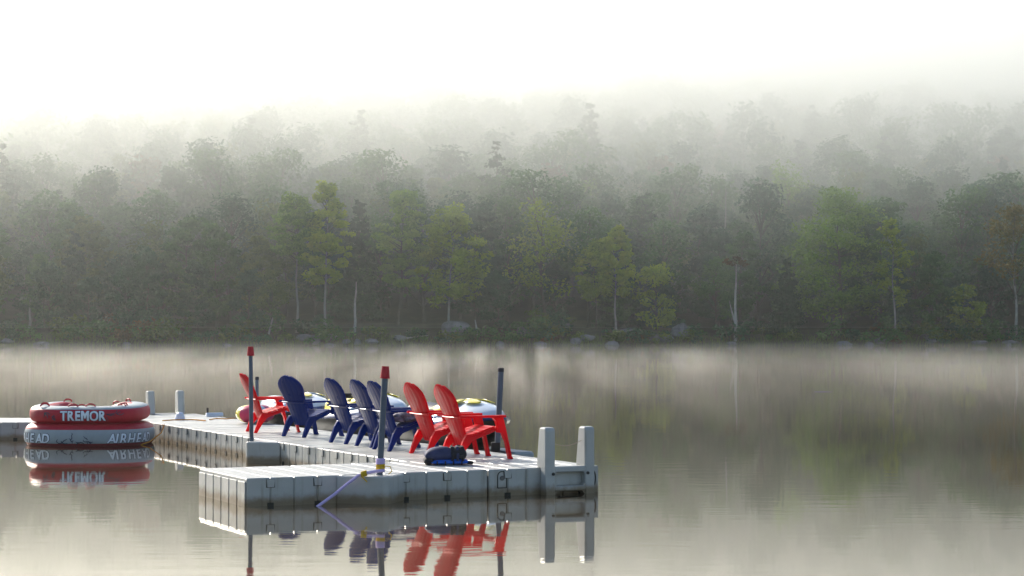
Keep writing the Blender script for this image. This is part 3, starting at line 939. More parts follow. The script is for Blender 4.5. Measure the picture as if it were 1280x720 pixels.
def make_chair(mat, label, cat='chair'):
    r = empty('deck_chair')
    tag(r, label, cat, 'moulded deck chairs on the dock')
    ns, nl = 5, 15
    for i in range(ns):
        f0, f1 = -1 + 2 * i / ns + 0.004, -1 + 2 * (i + 1) / ns - 0.004
        mid = abs((f0 + f1) / 2)
        smax = 1.0 - 0.035 * mid ** 2
        vs, fs = [], []
        th = 0.016
        for j in range(nl):
            s = smax * j / (nl - 1)
            x, z = back_point(s)
            hw = back_half(s)
            for f in (f0, (f0 + f1) / 2, f1):
                y = hw * f
                crown = 0.007 if f == (f0 + f1) / 2 else 0.0
                cx = x - 0.028 * (1 - f * f) + 0.012
                vs.append((cx - crown - th * 0.5, y, z))
                vs.append((cx - crown * 0.2 + th, y, z + 0.006))
        st = 6
        for j in range(nl - 1):
            a, b = j * st, (j + 1) * st
            for k in (0, 2):
                fs.append((a + k, b + k, b + k + 2, a + k + 2))
                fs.append((a + k + 1, a + k + 3, b + k + 3, b + k + 1))
            fs.append((a, a + 1, b + 1, b)); fs.append((a + 4, b + 4, b + 5, a + 5))
        for j in (0, nl - 1):
            a = j * st
            q = [(a, a + 2, a + 3, a + 1), (a + 2, a + 4, a + 5, a + 3)]
            fs += q if j == 0 else [t[::-1] for t in q]
        MB().add(vs, fs).build('back_slat', mat, r, True)
    # backing web that joins the slats, and the rail at arm height
    vs, fs = [], []
    for j in range(12):
        s = 0.9 * j / 11
        x, z = back_point(s); hw = back_half(s) * 0.93
        for f in (-1, -0.5, 0, 0.5, 1):
            vs.append((x - 0.028 * (1 - f * f) + 0.017, hw * f, z))
    for j in range(11):
        for k in range(4):
            fs.append((j * 5 + k, j * 5 + k + 1, (j + 1) * 5 + k + 1, (j + 1) * 5 + k))
    o = MB().add(vs, fs).build('back_web', mat, r, True)
    sm = o.modifiers.new('solid', 'SOLIDIFY'); sm.thickness = 0.006
    x, z = back_point(0.455)
    MB().tube([(x + 0.10, -0.335, 0.515), (x - 0.02, -0.26, 0.512), (x - 0.045, 0, 0.508), (x - 0.02, 0.26, 0.512), (x + 0.10, 0.335, 0.515)], 0.020, 8, True, 0.6, up=(0, 0, 1)).build('back_rail', mat, r, True)
    # seat
    seat = [(-0.235, 0.285), (-0.16, 0.295), (-0.08, 0.316), (0.0, 0.342), (0.08, 0.368), (0.15, 0.385), (0.20, 0.355)]
    for i in range(6):
        (x0, z0), (x1, z1) = seat[i], seat[i + 1]
        dx, dz = x1 - x0, z1 - z0
        L = math.hypot(dx, dz); g = 0.005 / L
        xa, za, xb, zb = x0 + dx * g, z0 + dz * g, x1 - dx * g, z1 - dz * g
        nx, nz = -dz / L * 0.018, dx / L * 0.018
        extrude_xz([(xa, za), (xb, zb), (xb + nx, zb + nz), (xa + nx, za + nz)], -0.262, 0.262).build('seat_slat', mat, r, bevel=0.004)
    for s in (-1, 1):
        y0, y1 = (0.215, 0.265) if s > 0 else (-0.265, -0.215)
        rail = [(-0.365, 0.0), (-0.315, 0.0), (-0.235, 0.135), (-0.155, 0.228), (-0.03, 0.275), (0.06, 0.305), (0.165, 0.345), (0.165, 0.378), (0.10, 0.372), (0.02, 0.345), (-0.07, 0.312), (-0.16, 0.295), (-0.235, 0.305), (-0.285, 0.225)]
        extrude_xz(rail, y0, y1).build('rear_leg', mat, r, bevel=0.008)
        y0, y1 = (0.262, 0.335) if s > 0 else (-0.335, -0.262)
        leg = [(0.305, 0.0), (0.352, 0.0), (0.355, 0.014), (0.338, 0.03), (0.275, 0.30), (0.222, 0.505), (0.085, 0.505), (0.125, 0.465), (0.145, 0.40), (0.145, 0.325), (0.205, 0.32), (0.255, 0.22)]
        extrude_xz(leg, y0, y1).build('front_leg', mat, r, bevel=0.008)
        arm_p = [(-0.36, 0.30), (-0.26, 0.285), (-0.05, 0.275), (0.16, 0.262), (0.235, 0.275), (0.26, 0.325), (0.235, 0.378), (0.15, 0.388), (-0.05, 0.362), (-0.26, 0.345), (-0.36, 0.335)]
        ap_ = [(x, y * s) for x, y in arm_p]
        if s < 0: ap_ = ap_[::-1]
        MB().prism(ap_, 0.507, 0.535).build('armrest', mat, r, bevel=0.008)
    return r

def put(r, x, y, ang, label=None):
    r.location = (x, y, TOP)
    r.rotation_euler.z = R(ang)
    if label: r['label'] = label
    return r
navy = make_chair(NAVY, 'navy chair')
def swap(root, mat):
    for ch in root.children:
        ch.data = ch.data.copy(); ch.data.materials[0] = mat
red = copy_tree(navy); swap(red, RED)
def from_rear(cx, cy, ang):
    return cx + 0.33 * math.cos(R(ang)), cy + 0.33 * math.sin(R(ang)), ang
put(navy, *from_rear(-3.2, 27.66, 45), 'navy deck chair turned away at the far end of the blue row')
put(copy_tree(navy), *from_rear(-2.40, 26.08, 31), 'navy deck chair next to the turned one in the blue row')
put(copy_tree(navy), *from_rear(-1.98, 25.28, 29), 'navy deck chair third along the blue row from the turned one')
put(copy_tree(navy), *from_rear(-1.69, 24.51, 28), 'navy deck chair beside the leaning red-cupped pole, next to the red pair')
put(red, -0.87, 23.87, 28, 'red deck chair between the navy row and the chair by the vest')
put(copy_tree(red), -0.45, 22.98, 27, 'red deck chair behind the dark life vest')
put(copy_tree(red), -3.70, 29.11, 23, 'lone red deck chair beside the tall red-cupped pole')
# ---------------------------------------------------------------- towable tube with lettering
T_RED = plain('tube_red', (0.42, 0.006, 0.024), 0.5, 0.12, 5, 0.15, 18)
T_GREY = plain('tube_grey', (0.31, 0.36, 0.39), 0.5, 0.1, 5, 0.15, 18)
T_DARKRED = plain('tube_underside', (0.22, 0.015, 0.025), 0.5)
T_LET = plain('lettering_pale', (0.74, 0.82, 0.90), 0.5, 0.05)
T_INK = plain('lettering_ink', (0.02, 0.03, 0.07), 0.5, 0.05)

A_, B_ = 1.03, 0.92
def plan(th):
    n = 2.6
    c, s = math.cos(th), math.sin(th)
    x = A_ * math.copysign(abs(c) ** (2 / n), c)
    y = B_ * math.copysign(abs(s) ** (2 / n), s)
    d = (th - 1.5 * math.pi - 0.03)
    k = 1 - 0.030 * math.exp(-(d / 0.13) ** 2)
    return Vector((x * k, y * k, 0))
NP = 96
_pl = [plan(2 * math.pi * i / NP) for i in range(NP)]
def sw(p, e): return math.copysign(abs(p) ** e, p)
def ring_surface(scale, rc, zc, hc, e=0.75, dip=0.0, tilt=0.0):
    def cross(i, ph):
        a, b = _pl[(i - 1) % NP], _pl[(i + 1) % NP]
        t = (b - a).normalized(); nrm = Vector((t.y, -t.x, 0))
        o = _pl[i % NP] * scale - nrm * rc
        th = 2 * math.pi * i / NP
        k = 1 - dip * math.exp(-((th - 0.5 * math.pi - 0.08) / 0.33) ** 2)
        z0 = zc - hc
        wr = 1 + 0.010 * math.sin(9 * th + 2 * ph) + 0.008 * math.sin(23 * th)
        p = o + nrm * (rc * sw(math.cos(ph), e) * wr)
        return Vector((p.x, p.y, z0 + (sw(math.sin(ph), e) + 1) * hc * k + tilt * (p.y + 0.9)))
    return cross
def ring_mesh(cross, bands, name, parent, mats, nphi=28):
    vs, fs, mi = [], [], []
    for i in range(NP):
        for j in range(nphi):
            vs.append(cross(i, 2 * math.pi * j / nphi))
    for i in range(NP):
        i2 = (i + 1) % NP
        for j in range(nphi):
            j2 = (j + 1) % nphi
            fs.append((i * nphi + j, i2 * nphi + j, i2 * nphi + j2, i * nphi + j2))
            mi.append(bands(math.degrees(2 * math.pi * (j + 0.5) / nphi)))
    me = bpy.data.meshes.new(name)
    me.from_pydata(vs, [], fs)
    for m in mats: me.materials.append(m)
    me.polygons.foreach_set('material_index', mi)
    return link(name, me, None, parent, True)
tube = empty('towable_tube', (-6.97, 31.12, 0.025), R(-2))
tag(tube, 'two-tier red and grey inflatable towable tube floating beside the dock arm', 'towable tube')
low = ring_surface(1.0, 0.24, 0.135, 0.205)
upp = ring_surface(0.925, 0.22, 0.462, 0.142, dip=0.5, tilt=0.035)
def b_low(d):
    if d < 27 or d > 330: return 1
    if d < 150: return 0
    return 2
def b_up(d):
    return 1 if 38 < d < 98 else 0
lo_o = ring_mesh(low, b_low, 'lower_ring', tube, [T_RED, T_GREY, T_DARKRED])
up_o = ring_mesh(upp, b_up, 'upper_ring', tube, [T_RED, T_GREY, T_DARKRED])
pl = [(p.x * 0.7, p.y * 0.7) for p in _pl[::4]]
MB().prism(pl, 0.30, 0.36).build('seat_floor', T_RED, tube)

# outline walking for lettering: arc length from the front centre, positive to the right
def walker(cross):
    pts = [cross(i, 0.0) for i in range(NP)]
    i0 = round(NP * 0.75)
    fwd = [(0.0, float(i0))]
    s = 0
    for k in range(1, NP // 2):
        s += (pts[(i0 + k) % NP] - pts[(i0 + k - 1) % NP]).length
        fwd.append((s, i0 + k))
    s = 0
    bwd = []
    for k in range(1, NP // 2):
        s -= (pts[(i0 - k) % NP] - pts[(i0 - k + 1) % NP]).length
        bwd.append((s, i0 - k))
    tab = sorted(bwd + fwd)
    xs = [a for a, b in tab]; ys = [b for a, b in tab]
    def point(sx, ph, lift):
        f = float(np.interp(sx, xs, ys))
        i = math.floor(f); t = f - i
        p = cross(i, ph).lerp(cross(i + 1, ph), t)
        q = cross(i, ph + 0.02).lerp(cross(i + 1, ph + 0.02), t)
        a = cross(i, ph); b = cross(i + 1, ph)
        n = (b - a).cross(q - p).normalized()
        return p + n * lift
    return point
def wrap_text(txt, point, s0, width, ph0, height, mat, lift, name, parent, bold, mid=0.5, shear=0.0):
    bm = bmesh.new()
    pen = 0.0
    for ch in txt:
        if ch == 'M':                                    # drawn by hand: the font's own M does not thicken cleanly
            k = bold
            poly = [(0.05 - k, -k), (0.05 - k, 0.70 + k), (0.21, 0.70 + k), (0.39, 0.42 + k), (0.57, 0.70 + k), (0.73 + k, 0.70 + k), (0.73 + k, -k), (0.59 - k, -k), (0.59 - k, 0.42 - k), (0.43, 0.20 - k), (0.35, 0.20 - k), (0.19 + k, 0.42 - k), (0.19 + k, -k)]
            me = bpy.data.meshes.new('letter')
            me.from_pydata([(x, y, 0) for x, y in poly], [], [tuple(range(len(poly) - 1, -1, -1))])
        else:
            cu = bpy.data.curves.new('txt', 'FONT')
            cu.body = ch
            cu.size = 1.0
            cu.offset = bold
            cu.shear = shear
            cu.resolution_u = 3
            ob = bpy.data.objects.new('txt', cu)
            C.objects.link(ob)
            bpy.context.view_layer.update()
            me = bpy.data.meshes.new_from_object(ob.evaluated_get(bpy.context.evaluated_depsgraph_get()))
            bpy.data.objects.remove(ob); bpy.data.curves.remove(cu)
        xs_ = [v.co.x for v in me.vertices]
        lo, hi = min(xs_) + bold, max(xs_) - bold
        for v in me.vertices:
            v.co.x += pen - lo
        pen += hi - lo + 0.13 - (0.16 * shear * 4 if ch in 'A' else 0)
        bm.from_mesh(me)
        bpy.data.meshes.remove(me)
    me = bpy.data.meshes.new(name)
    bmesh.ops.triangulate(bm, faces=[f for f in bm.faces if len(f.verts) > 4])
    for _ in range(2):
        bmesh.ops.subdivide_edges(bm, edges=[e for e in bm.edges if e.calc_length() > 0.12], cuts=1)
    bmesh.ops.triangulate(bm, faces=bm.faces[:])
    co = np.array([v.co[:2] for v in bm.verts])
    x0, x1 = co[:, 0].min() + bold, co[:, 0].max() - bold
    y0, y1 = -0.0, 0.70
    for v in bm.verts:
        fx = (v.co.x - x0) / (x1 - x0); fy = (v.co.y - y0) / (y1 - y0)
        v.co = point(s0 + fx * width, ph0 + (fy - 0.5) * height, lift)
    bm.to_mesh(me); bm.free()
    return link(name, me, mat, parent)
pu, plw = walker(upp), walker(low)
ANG_U, ANG_L = 0.88, 0.56
wrap_text('TREMOR', pu, -0.268, 0.73, 0.02, ANG_U * 0.92, T_INK, 0.004, 'lettering_outline', up_o, 0.085)  # dark ink outline printed behind the letters
wrap_text('TREMOR', pu, -0.268, 0.73, 0.03, ANG_U * 0.92, T_LET, 0.008, 'lettering', up_o, 0.035)
for s0 in (-1.36, 0.50):
    wrap_text('AIRHEAD', plw, s0, 0.92, -0.12, ANG_L * 0.9, T_INK, 0.004, 'lettering_outline', lo_o, 0.075, shear=0.2)
    wrap_text('AIRHEAD', plw, s0, 0.92, -0.115, ANG_L * 0.9, T_LET, 0.008, 'lettering', lo_o, 0.03, shear=0.2)
def cracks(point, spots, seed, parent, rings):
    g = random.Random(seed)
    mb = MB()
    for s0, ph0, n in spots:
        for _ in range(n):
            s, ph = s0 + g.uniform(-0.05, 0.05), ph0 + g.uniform(-0.1, 0.1)
            a = g.uniform(0, 6.28)
            prev = point(s, ph, 0.005)
            pts = [prev]
            for k in range(g.randint(3, 5)):
                a += g.uniform(-0.9, 0.9)
                s += 0.03 * math.cos(a); ph += 0.10 * math.sin(a)
                pts.append(point(s, ph, 0.005))
            mb.tube(pts, [0.007] * (len(pts) - 1) + [0.002], 4, False)
    mb.build('printed_cracks', T_INK, parent)['kind'] = 'stuff'
cracks(pu, [(-0.42, 0.05, 4), (-0.55, 0.1, 3), (0.5, 0.05, 4), (0.62, 0.2, 3), ], 3, up_o, 0)
cracks(plw, [(-0.25, -0.3, 4), (-0.05, -0.2, 3), (0.22, -0.25, 5), (0.1, -0.4, 2)], 5, lo_o, 0)
hm = MB().tube([(0.075 * math.cos(t), 0, 0.045 * math.sin(t)) for t in np.linspace(0, math.pi, 9)], 0.013, 6).mesh('handle')
hm.materials.append(T_RED)
for s, ph, rot in ((-0.72, 1.35, 0.6), (-0.98, 1.6, 0.9), (-0.10, 1.45, 0), (0.16, 1.5, 0.1), (0.85, 1.5, -0.4), (1.05, 1.7, -0.6)):
    p = pu(s, ph, -0.004)
    o = link('handle', hm, None, tube); o.location = p; o.rotation_euler.z = rot
for i in (14, 20, 28, 34):
    p = upp(i, R(95)); o = link('handle', hm, None, tube); o.location = p; o.rotation_euler.z = math.atan2(p.y, p.x) + 1.57

# ---------------------------------------------------------------- watercraft moored along the outer side
W_WHITE = plain('gelcoat_white', (0.55, 0.63, 0.74), 0.22, 0.05, 4, coat=0.4)
W_BLUE = plain('gelcoat_pale_blue', (0.36, 0.52, 0.74), 0.22, 0.06, 4, coat=0.4)
W_NAVY = plain('gelcoat_navy', (0.03, 0.05, 0.16), 0.25, 0.1, 4, coat=0.4)
W_YEL = plain('gelcoat_yellow', (0.72, 0.58, 0.02), 0.25, 0.06, 4, coat=0.3)
W_HULL = plain('hull_black', (0.018, 0.018, 0.016), 0.35, 0.2, 4)
W_SEAT = plain('seat_vinyl', (0.05, 0.06, 0.09), 0.6, 0.2, 9)
W_PORT = plain('port_grey', (0.36, 0.40, 0.42), 0.5, 0.12, 4)
def loft(rows, closed=False):
    """rows: list of cross-sections (equal length point lists)."""
    mb = MB()
    n = len(rows[0])
    vs = [p for r_ in rows for p in r_]
    fs = [(i * n + k, (i + 1) * n + k, (i + 1) * n + k + 1, i * n + k + 1) for i in range(len(rows) - 1) for k in range(n - 1)]
    fs += [tuple(range(n)), tuple(range(len(rows) * n - 1, (len(rows) - 1) * n - 1, -1))]
    return mb.add(vs, fs)
def watercraft(loc, rz, label, seatmat, accent, bar_x=0.25, hood_h=0.62, with_bar=True):
    """Local +X to the bow, length 3.2 m, keel at z = -0.1."""
    r = empty('jet_ski', loc, rz)
    tag(r, label, 'jet ski', 'jet skis on the outer side of the dock')
    st = [(-1.6, 0.44, 0.02, 0.30), (-1.0, 0.54, -0.04, 0.32), (-0.2, 0.58, -0.08, 0.36), (0.5, 0.54, -0.06, 0.40), (1.0, 0.42, 0.02, 0.45), (1.4, 0.22, 0.18, 0.50), (1.62, 0.05, 0.40, 0.53)]
    hull = [[(x, -w_, g), (x, -w_ * 0.96, g - 0.07), (x, -w_ * 0.75, k + 0.10), (x, 0, k), (x, w_ * 0.75, k + 0.10), (x, w_ * 0.96, g - 0.07), (x, w_, g)] for x, w_, k, g in st]
    loft(hull).build('hull', W_HULL, r, True, subsurf=2)
    rub = [(x, -w_ - 0.012, g) for x, w_, k, g in st] + [(x, w_ + 0.012, g) for x, w_, k, g in st[::-1]]
    MB().tube(rub, 0.032, 8).build('rub_rail', W_NAVY, r, True)
    top = []
    for x, w_, k, g in st:
        hoodk = max(0.0, 1 - abs((x - 0.55) / 1.05) ** 2.2) * (hood_h - 0.36)
        if x < -0.3: hoodk = 0.03
        top.append([(x, -w_, g + 0.006), (x, -w_ * 0.92, g + 0.07), (x, -w_ * 0.55, g + 0.09 + hoodk * 0.75), (x, 0, g + 0.10 + hoodk), (x, w_ * 0.55, g + 0.09 + hoodk * 0.75), (x, w_ * 0.92, g + 0.07), (x, w_, g + 0.006)])
    loft(top).build('deck', W_WHITE, r, True, subsurf=2)
    # painted flashes on the hood and the sides, laid on the deck surface as thin shells
    def deck_pt(x, f, lift):
        xs = [s[0] for s in st]
        w_ = np.interp(x, xs, [s[1] for s in st]); g = np.interp(x, xs, [s[3] for s in st])
        hk = max(0.0, 1 - abs((x - 0.55) / 1.05) ** 2.2) * (hood_h - 0.36)
        if x < -0.3: hk = 0.03
        ff = [0, 0.55, 0.92, 1.0]; zz = [0.10 + hk, 0.09 + hk * 0.75, 0.07, 0.006]
        return Vector((x, w_ * f, g + np.interp(abs(f), ff, zz) + lift))
    def flash(mat, x0, x1, f0, f1, name):
        mb = MB(); nx, nf = 8, 4
        vs = []
        for i in range(nx):
            for j in range(nf):
                t = i / (nx - 1)
                taper = math.sin(math.pi * (0.12 + 0.8 * t)) ** 0.6
                fm = (f0 + f1) / 2; fh = (f1 - f0) / 2 * taper
                vs.append(deck_pt(x0 + (x1 - x0) * t, fm - fh + 2 * fh * j / (nf - 1), 0.004))
        fs = [(i * nf + j, (i + 1) * nf + j, (i + 1) * nf + j + 1, i * nf + j + 1) for i in range(nx - 1) for j in range(nf - 1)]
        o = mb.add(vs, fs).build(name, mat, r, True)
        s_ = o.modifiers.new('solid', 'SOLIDIFY'); s_.thickness = 0.006; s_.offset = 1
    for s in (-1, 1):
        a, b = sorted((s * 0.10, s * 0.78))
        flash(accent, 0.0, 0.8, a, b, 'hood_flash')
        a, b = sorted((s * 0.15, s * 0.5))
        flash(W_YEL, 0.85, 1.2, a, b, 'bow_flash')
        a, b = sorted((s * 0.72, s * 0.9))
        flash(W_BLUE, -1.3, 0.9, a, b, 'side_flash')
    seat = [[(x, -w_, 0.40), (x, -w_ * 0.9, z - 0.05), (x, -w_ * 0.4, z), (x, w_ * 0.4, z), (x, w_ * 0.9, z - 0.05), (x, w_, 0.40)] for x, w_, z in ((-1.35, 0.20, 0.60), (-1.0, 0.24, 0.68), (-0.7, 0.23, 0.66), (-0.3, 0.20, 0.62), (0.08, 0.16, 0.66))]
    loft(seat).build('seat', seatmat, r, True, subsurf=1)
    if with_bar:
        hb = MB().tube([(bar_x - 0.14, -0.33, 0.70), (bar_x, -0.14, 0.73), (bar_x + 0.06, 0, 0.71), (bar_x, 0.14, 0.73), (bar_x - 0.14, 0.33, 0.70)], 0.022, 8).build('handlebar', BLACK, r, True)
        MB().tube([(bar_x + 0.2, 0, 0.62), (bar_x + 0.04, 0, 0.71)], [0.09, 0.06], 10).build('steering_column', W_WHITE, r, True)
    for s in (-1, 1) if with_bar else ():
        MB().tube([(bar_x + 0.28, s * 0.18, 0.62), (bar_x + 0.25, s * 0.30, 0.70), (bar_x + 0.18, s * 0.33, 0.70)], 0.014, 6).build('mirror_stay', BLACK, r, True)
        MB().box(bar_x + 0.12, bar_x + 0.22, s * 0.33 - 0.07, s * 0.33 + 0.07, 0.67, 0.75).build('mirror', BLACK, r, bevel=0.02)
    return r
def drive_on(loc, rz, label):
    r = empty('floating_port', loc, rz)
    tag(r, label, 'floating port', 'floating ports for the jet skis')
    for s in (-1, 1):
        for k in range(6):
            x0 = -1.7 + k * 0.5
            y0, y1 = sorted((s * 0.36, s * 0.70))
            MB().box(x0 + 0.008, x0 + 0.492, y0, y1, -0.14, 0.17, 0.03).build('float_block', W_PORT, r)
    MB().box(-1.7, -1.45, -0.35, 0.35, -0.14, 0.15, 0.03).build('rear_block', W_PORT, r)
    return r
JU, jets = 5.02, []
for vm, lab, sm, acc in ((5.75, 'white and blue jet ski with yellow hood flashes moored behind the red chairs', W_SEAT, W_YEL),
                    (9.1, 'white jet ski with yellow seat moored behind the blue chairs', W_YEL, W_YEL),
                    (12.35, 'white and pale blue jet ski with orange line moored behind the lone red chair', W_WHITE, W_BLUE)):
    watercraft(D(JU, vm, {5.75: 0.14, 9.1: 0.12}.get(vm, 0.04)), DA - math.pi / 2, lab, sm, acc, bar_x=-0.05, with_bar=(vm == 9.1))
    drive_on(D(JU, vm, 0.0), DA - math.pi / 2, lab.split(' moored')[0].replace('jet ski', '').replace('white', 'grey block float under the white').strip() + ' jet ski')

# ---------------------------------------------------------------- small things
Y_ROPE = plain('rope_yellow', (0.62, 0.40, 0.02), 0.8, 0.2, 30)
O_ROPE = plain('rope_orange', (0.70, 0.30, 0.05), 0.8, 0.2, 30)
LAV = plain('foam_lavender', (0.52, 0.42, 0.72), 0.7, 0.08, 20)
# striped ball-like tube on the deck edge
rt = empty('inflatable_tube', D(4.02, 11.45, TOP))
tag(rt, 'small yellow, red and white inflatable tube on the dock behind the lone red chair', 'inflatable')
segs = [W_YEL, plain('vinyl_red', (0.55, 0.03, 0.10), 0.4), W_WHITE, plain('vinyl_magenta', (0.5, 0.05, 0.16), 0.4)]
for k in range(8):
    rows = []
    for i in range(6):
        a = 2 * math.pi * (k + i / 5) / 8
        row = []
        for j in range(12):
            p = -0.5 * math.pi + math.pi * j / 11
            rr = 0.06 + 0.27 * max(0.0, math.cos(p)) ** 0.8
            row.append((rr * math.cos(a), rr * math.sin(a), 0.16 + 0.155 * math.sin(p)))
        rows.append(row)
    mb = MB(); n = 12
    mb.add([p for r_ in rows for p in r_], [(i * n + j, (i + 1) * n + j, (i + 1) * n + j + 1, i * n + j + 1) for i in range(5) for j in range(n - 1)])
    mb.build('gore', segs[k % 4], rt, True)

# orange towing line over the jet ski and along the deck
pts = [D(3.95, 11.4, TOP + 0.02), D(4.2, 11.5, TOP + 0.03), D(4.55, 11.9, 0.58), D(4.9, 12.1, 0.86), D(5.0, 12.5, 0.90)]
tag(MB().tube(pts, 0.014, 6).build('tow_rope', O_ROPE, None, True), 'orange towing line running from the deck up onto the rear jet ski', 'rope')
pts = [D(2.62, 12.45, TOP + 0.012), D(2.9, 12.9, TOP + 0.012), D(3.3, 12.6, TOP + 0.012), D(3.5, 12.9, TOP + 0.012)]
pts = [(-6.05, 32.6, TOP + 0.012), (-5.9, 32.85, TOP + 0.012), (-5.6, 32.95, TOP + 0.012), (-5.3, 32.55, TOP + 0.012)]
tag(MB().tube(pts, 0.010, 6).build('mooring_line', O_ROPE, None, True), 'thin orange line lying on the deck by the white cup', 'rope')
pts = [at(262, 524.5, z=TOP + 0.012), at(270, 523, z=TOP + 0.012), at(283, 523.5, z=TOP + 0.012), at(294, 522.5, z=TOP + 0.012)]
tag(MB().tube(pts, 0.010, 6).build('mooring_line', O_ROPE, None, True), 'thin orange line lying on the deck before the small striped tube', 'rope')
e = at(206, 531.5, z=TOP + 0.01)
pts = [e + V * 0.15, e - V * 0.0 - U * 0.01, e - U * 0.05 + Vector((0, -0.05, -0.12)), e - U * 0.12 + Vector((-0.1, -0.15, -0.26)), e - U * 0.25 + Vector((-0.2, -0.2, -0.33))]
tag(MB().tube(pts, 0.010, 6).build('mooring_line', O_ROPE, None, True), 'orange line hanging off the dock side towards the red towable tube', 'rope')
cp = at(225, 525, z=TOP)
o = MB().lathe([(0.075, 0.0), (0.095, 0.01), (0.075, 0.09), (0.05, 0.13), (0.02, 0.14)], 16).build('float_cap', W_WHITE, None, True)
o.location = cp; tag(o, 'small white domed float cap lying on the far deck', 'float')
cl = empty('dock_cleat', at(268, 520.5, z=TOP), DA)
tag(cl, 'white dock cleat with a dark post on the far deck edge', 'cleat')
MB().box(-0.16, 0.16, -0.05, 0.05, 0.0, 0.07, 0.02).build('base', W_WHITE, cl)
MB().tube([(-0.13, 0, 0.06), (-0.13, 0, 0.16)], 0.02, 8).build('post', BLACK, cl)

# lavender foam noodle tied to the leaning pole
foot = D(1.42, -0.15, TOP)
foot = Vector((at(475.5, 590, Y=foot.y).x, foot.y, TOP))
no = empty('foam_noodle', foot)
tag(no, 'lavender foam noodle tied to the leaning pole and dipping into the water', 'foam noodle')
q = at(402, 630, Y=foot.y - 0.50); 
pts = [foot + Vector((0.05, -0.06, 0.05)), foot + Vector((-0.03, -0.075, 0.045)), at(459, 591, Y=foot.y - 0.16), at(448, 594.5, Y=foot.y - 0.22), at(435, 604, Y=foot.y - 0.28), at(418, 618, Y=foot.y - 0.33), at(400, 631, Y=foot.y - 0.38), at(385, 642, Y=foot.y - 0.42)]
pts = [p - foot for p in pts]
MB().tube(pts, [0.017] * 8, 8).build('foam', LAV, no, True)
wrap = []
for k in range(40):
    t = k / 39
    a = t * 4 * 2 * math.pi
    wrap.append(Vector((0.040 * math.cos(a), 0.040 * math.sin(a), 0.115 + 0.055 * t)))
MB().tube(wrap, 0.012, 6).build('upper_wrap', LAV, no, True)
for j, (zc, cx) in enumerate(((0.07, 0), (0, 1))):
    w_ = []
    for k in range(46):
        t = k / 45; a = t * 5 * 2 * math.pi
        if j == 0: w_.append(Vector((0.044 * math.cos(a), 0.044 * math.sin(a), 0.05 + 0.06 * t)))
        else:
            c0 = pts[3].lerp(pts[2], 0.3); c1 = pts[3].lerp(pts[2], 0.95)
            c = c0.lerp(c1, t)
            w_.append(c + Vector((0, 0.028 * math.cos(a), 0.028 * math.sin(a))))
    MB().tube(w_, 0.008, 5).build('rope_knot', Y_ROPE, no, True)
c0 = pts[3].lerp(pts[2], 0.5)
MB().tube([c0, c0 + Vector((0.0, -0.04, -0.03)), c0 + Vector((0.05, -0.05, -0.08))], 0.007, 5).build('rope_end', Y_ROPE, no, True)
MB().tube([Vector((0.04, -0.03, 0.10)), Vector((0.11, -0.04, 0.09)), Vector((0.125, -0.04, 0.04)), Vector((0.09, -0.05, 0.01))], 0.006, 5).build('rope_loop', Y_ROPE, no, True)

# folded life vest
VN = plain('vest_navy', (0.022, 0.030, 0.085), 0.75, 0.3, 12, 0.3, 60)
VB = plain('vest_blue', (0.012, 0.10, 0.50), 0.7, 0.15, 12)
VK = plain('vest_black', (0.012, 0.012, 0.018), 0.8, 0.3, 14, 0.3, 60)
vc = at(558, 581.5, z=TOP)
ve = empty('life_vest', vc + Vector((0, 0.12, 0)), R(6))
tag(ve, 'folded navy life vest with black straps and bright blue lining on the deck', 'life vest')
def pad(x0, x1, y0, y1, z0, z1, name, mat, bow=0.02, parent=ve):
    mb = MB(); nx, ny = 7, 5
    g = random.Random(hash((round(x0 * 100), round(z1 * 100))) % 1000)
    top_, bot = [], []
    for i in range(nx):
        for j in range(ny):
            x = x0 + (x1 - x0) * i / (nx - 1); y = y0 + (y1 - y0) * j / (ny - 1)
            e_ = (1 - abs(2 * i / (nx - 1) - 1) ** 4) * (1 - abs(2 * j / (ny - 1) - 1) ** 4)
            zc = (z0 + z1) / 2; hz = (z1 - z0) / 2
            k = 0.45 + 0.55 * e_
            top_.append((x, y, zc + hz * k + bow * math.sin(3.0 * i / nx) * e_ + g.uniform(-0.006, 0.006)))
            bot.append((x, y, zc - hz * k))
    n = nx * ny
    fs = []
    for i in range(nx - 1):
        for j in range(ny - 1):
            a, b, c, d = i * ny + j, (i + 1) * ny + j, (i + 1) * ny + j + 1, i * ny + j + 1
            fs.append((a, b, c, d)); fs.append((n + d, n + c, n + b, n + a))
    rim = [i * ny for i in range(nx)] + [(nx - 1) * ny + j for j in range(1, ny)] + [i * ny + ny - 1 for i in range(nx - 2, -1, -1)] + [j for j in range(ny - 2, 0, -1)]
    for a, b in zip(rim, rim[1:] + rim[:1]):
        fs.append((b, a, n + a, n + b))
    return mb.add(top_ + bot, fs).build(name, mat, parent, True, subsurf=2)
pad(-0.20, 0.255, -0.17, 0.15, 0.0, 0.065, 'lining', VB)
pad(-0.262, 0.10, -0.15, 0.14, 0.035, 0.185, 'front_panel', VN, 0.03)
pad(0.03, 0.225, -0.155, 0.13, 0.045, 0.205, 'back_panel', VK, 0.01)
pad(-0.27, -0.16, -0.16, 0.12, 0.0, 0.10, 'collar', VK, 0.0)
for k, x in enumerate((0.055, 0.115, 0.175)):
    MB().tube([(x, -0.168, 0.05), (x + 0.005, -0.150, 0.13), (x, -0.10, 0.207), (x, 0.05, 0.212), (x, 0.12, 0.17)], 0.018, 6, True, 0.35, up=(0, -1, 0.4)).build('strap', VN if k % 2 else VK, ve, True)
MB().box(0.13, 0.19, -0.185, -0.165, 0.085, 0.115).build('buckle', BLACK, ve, bevel=0.006)
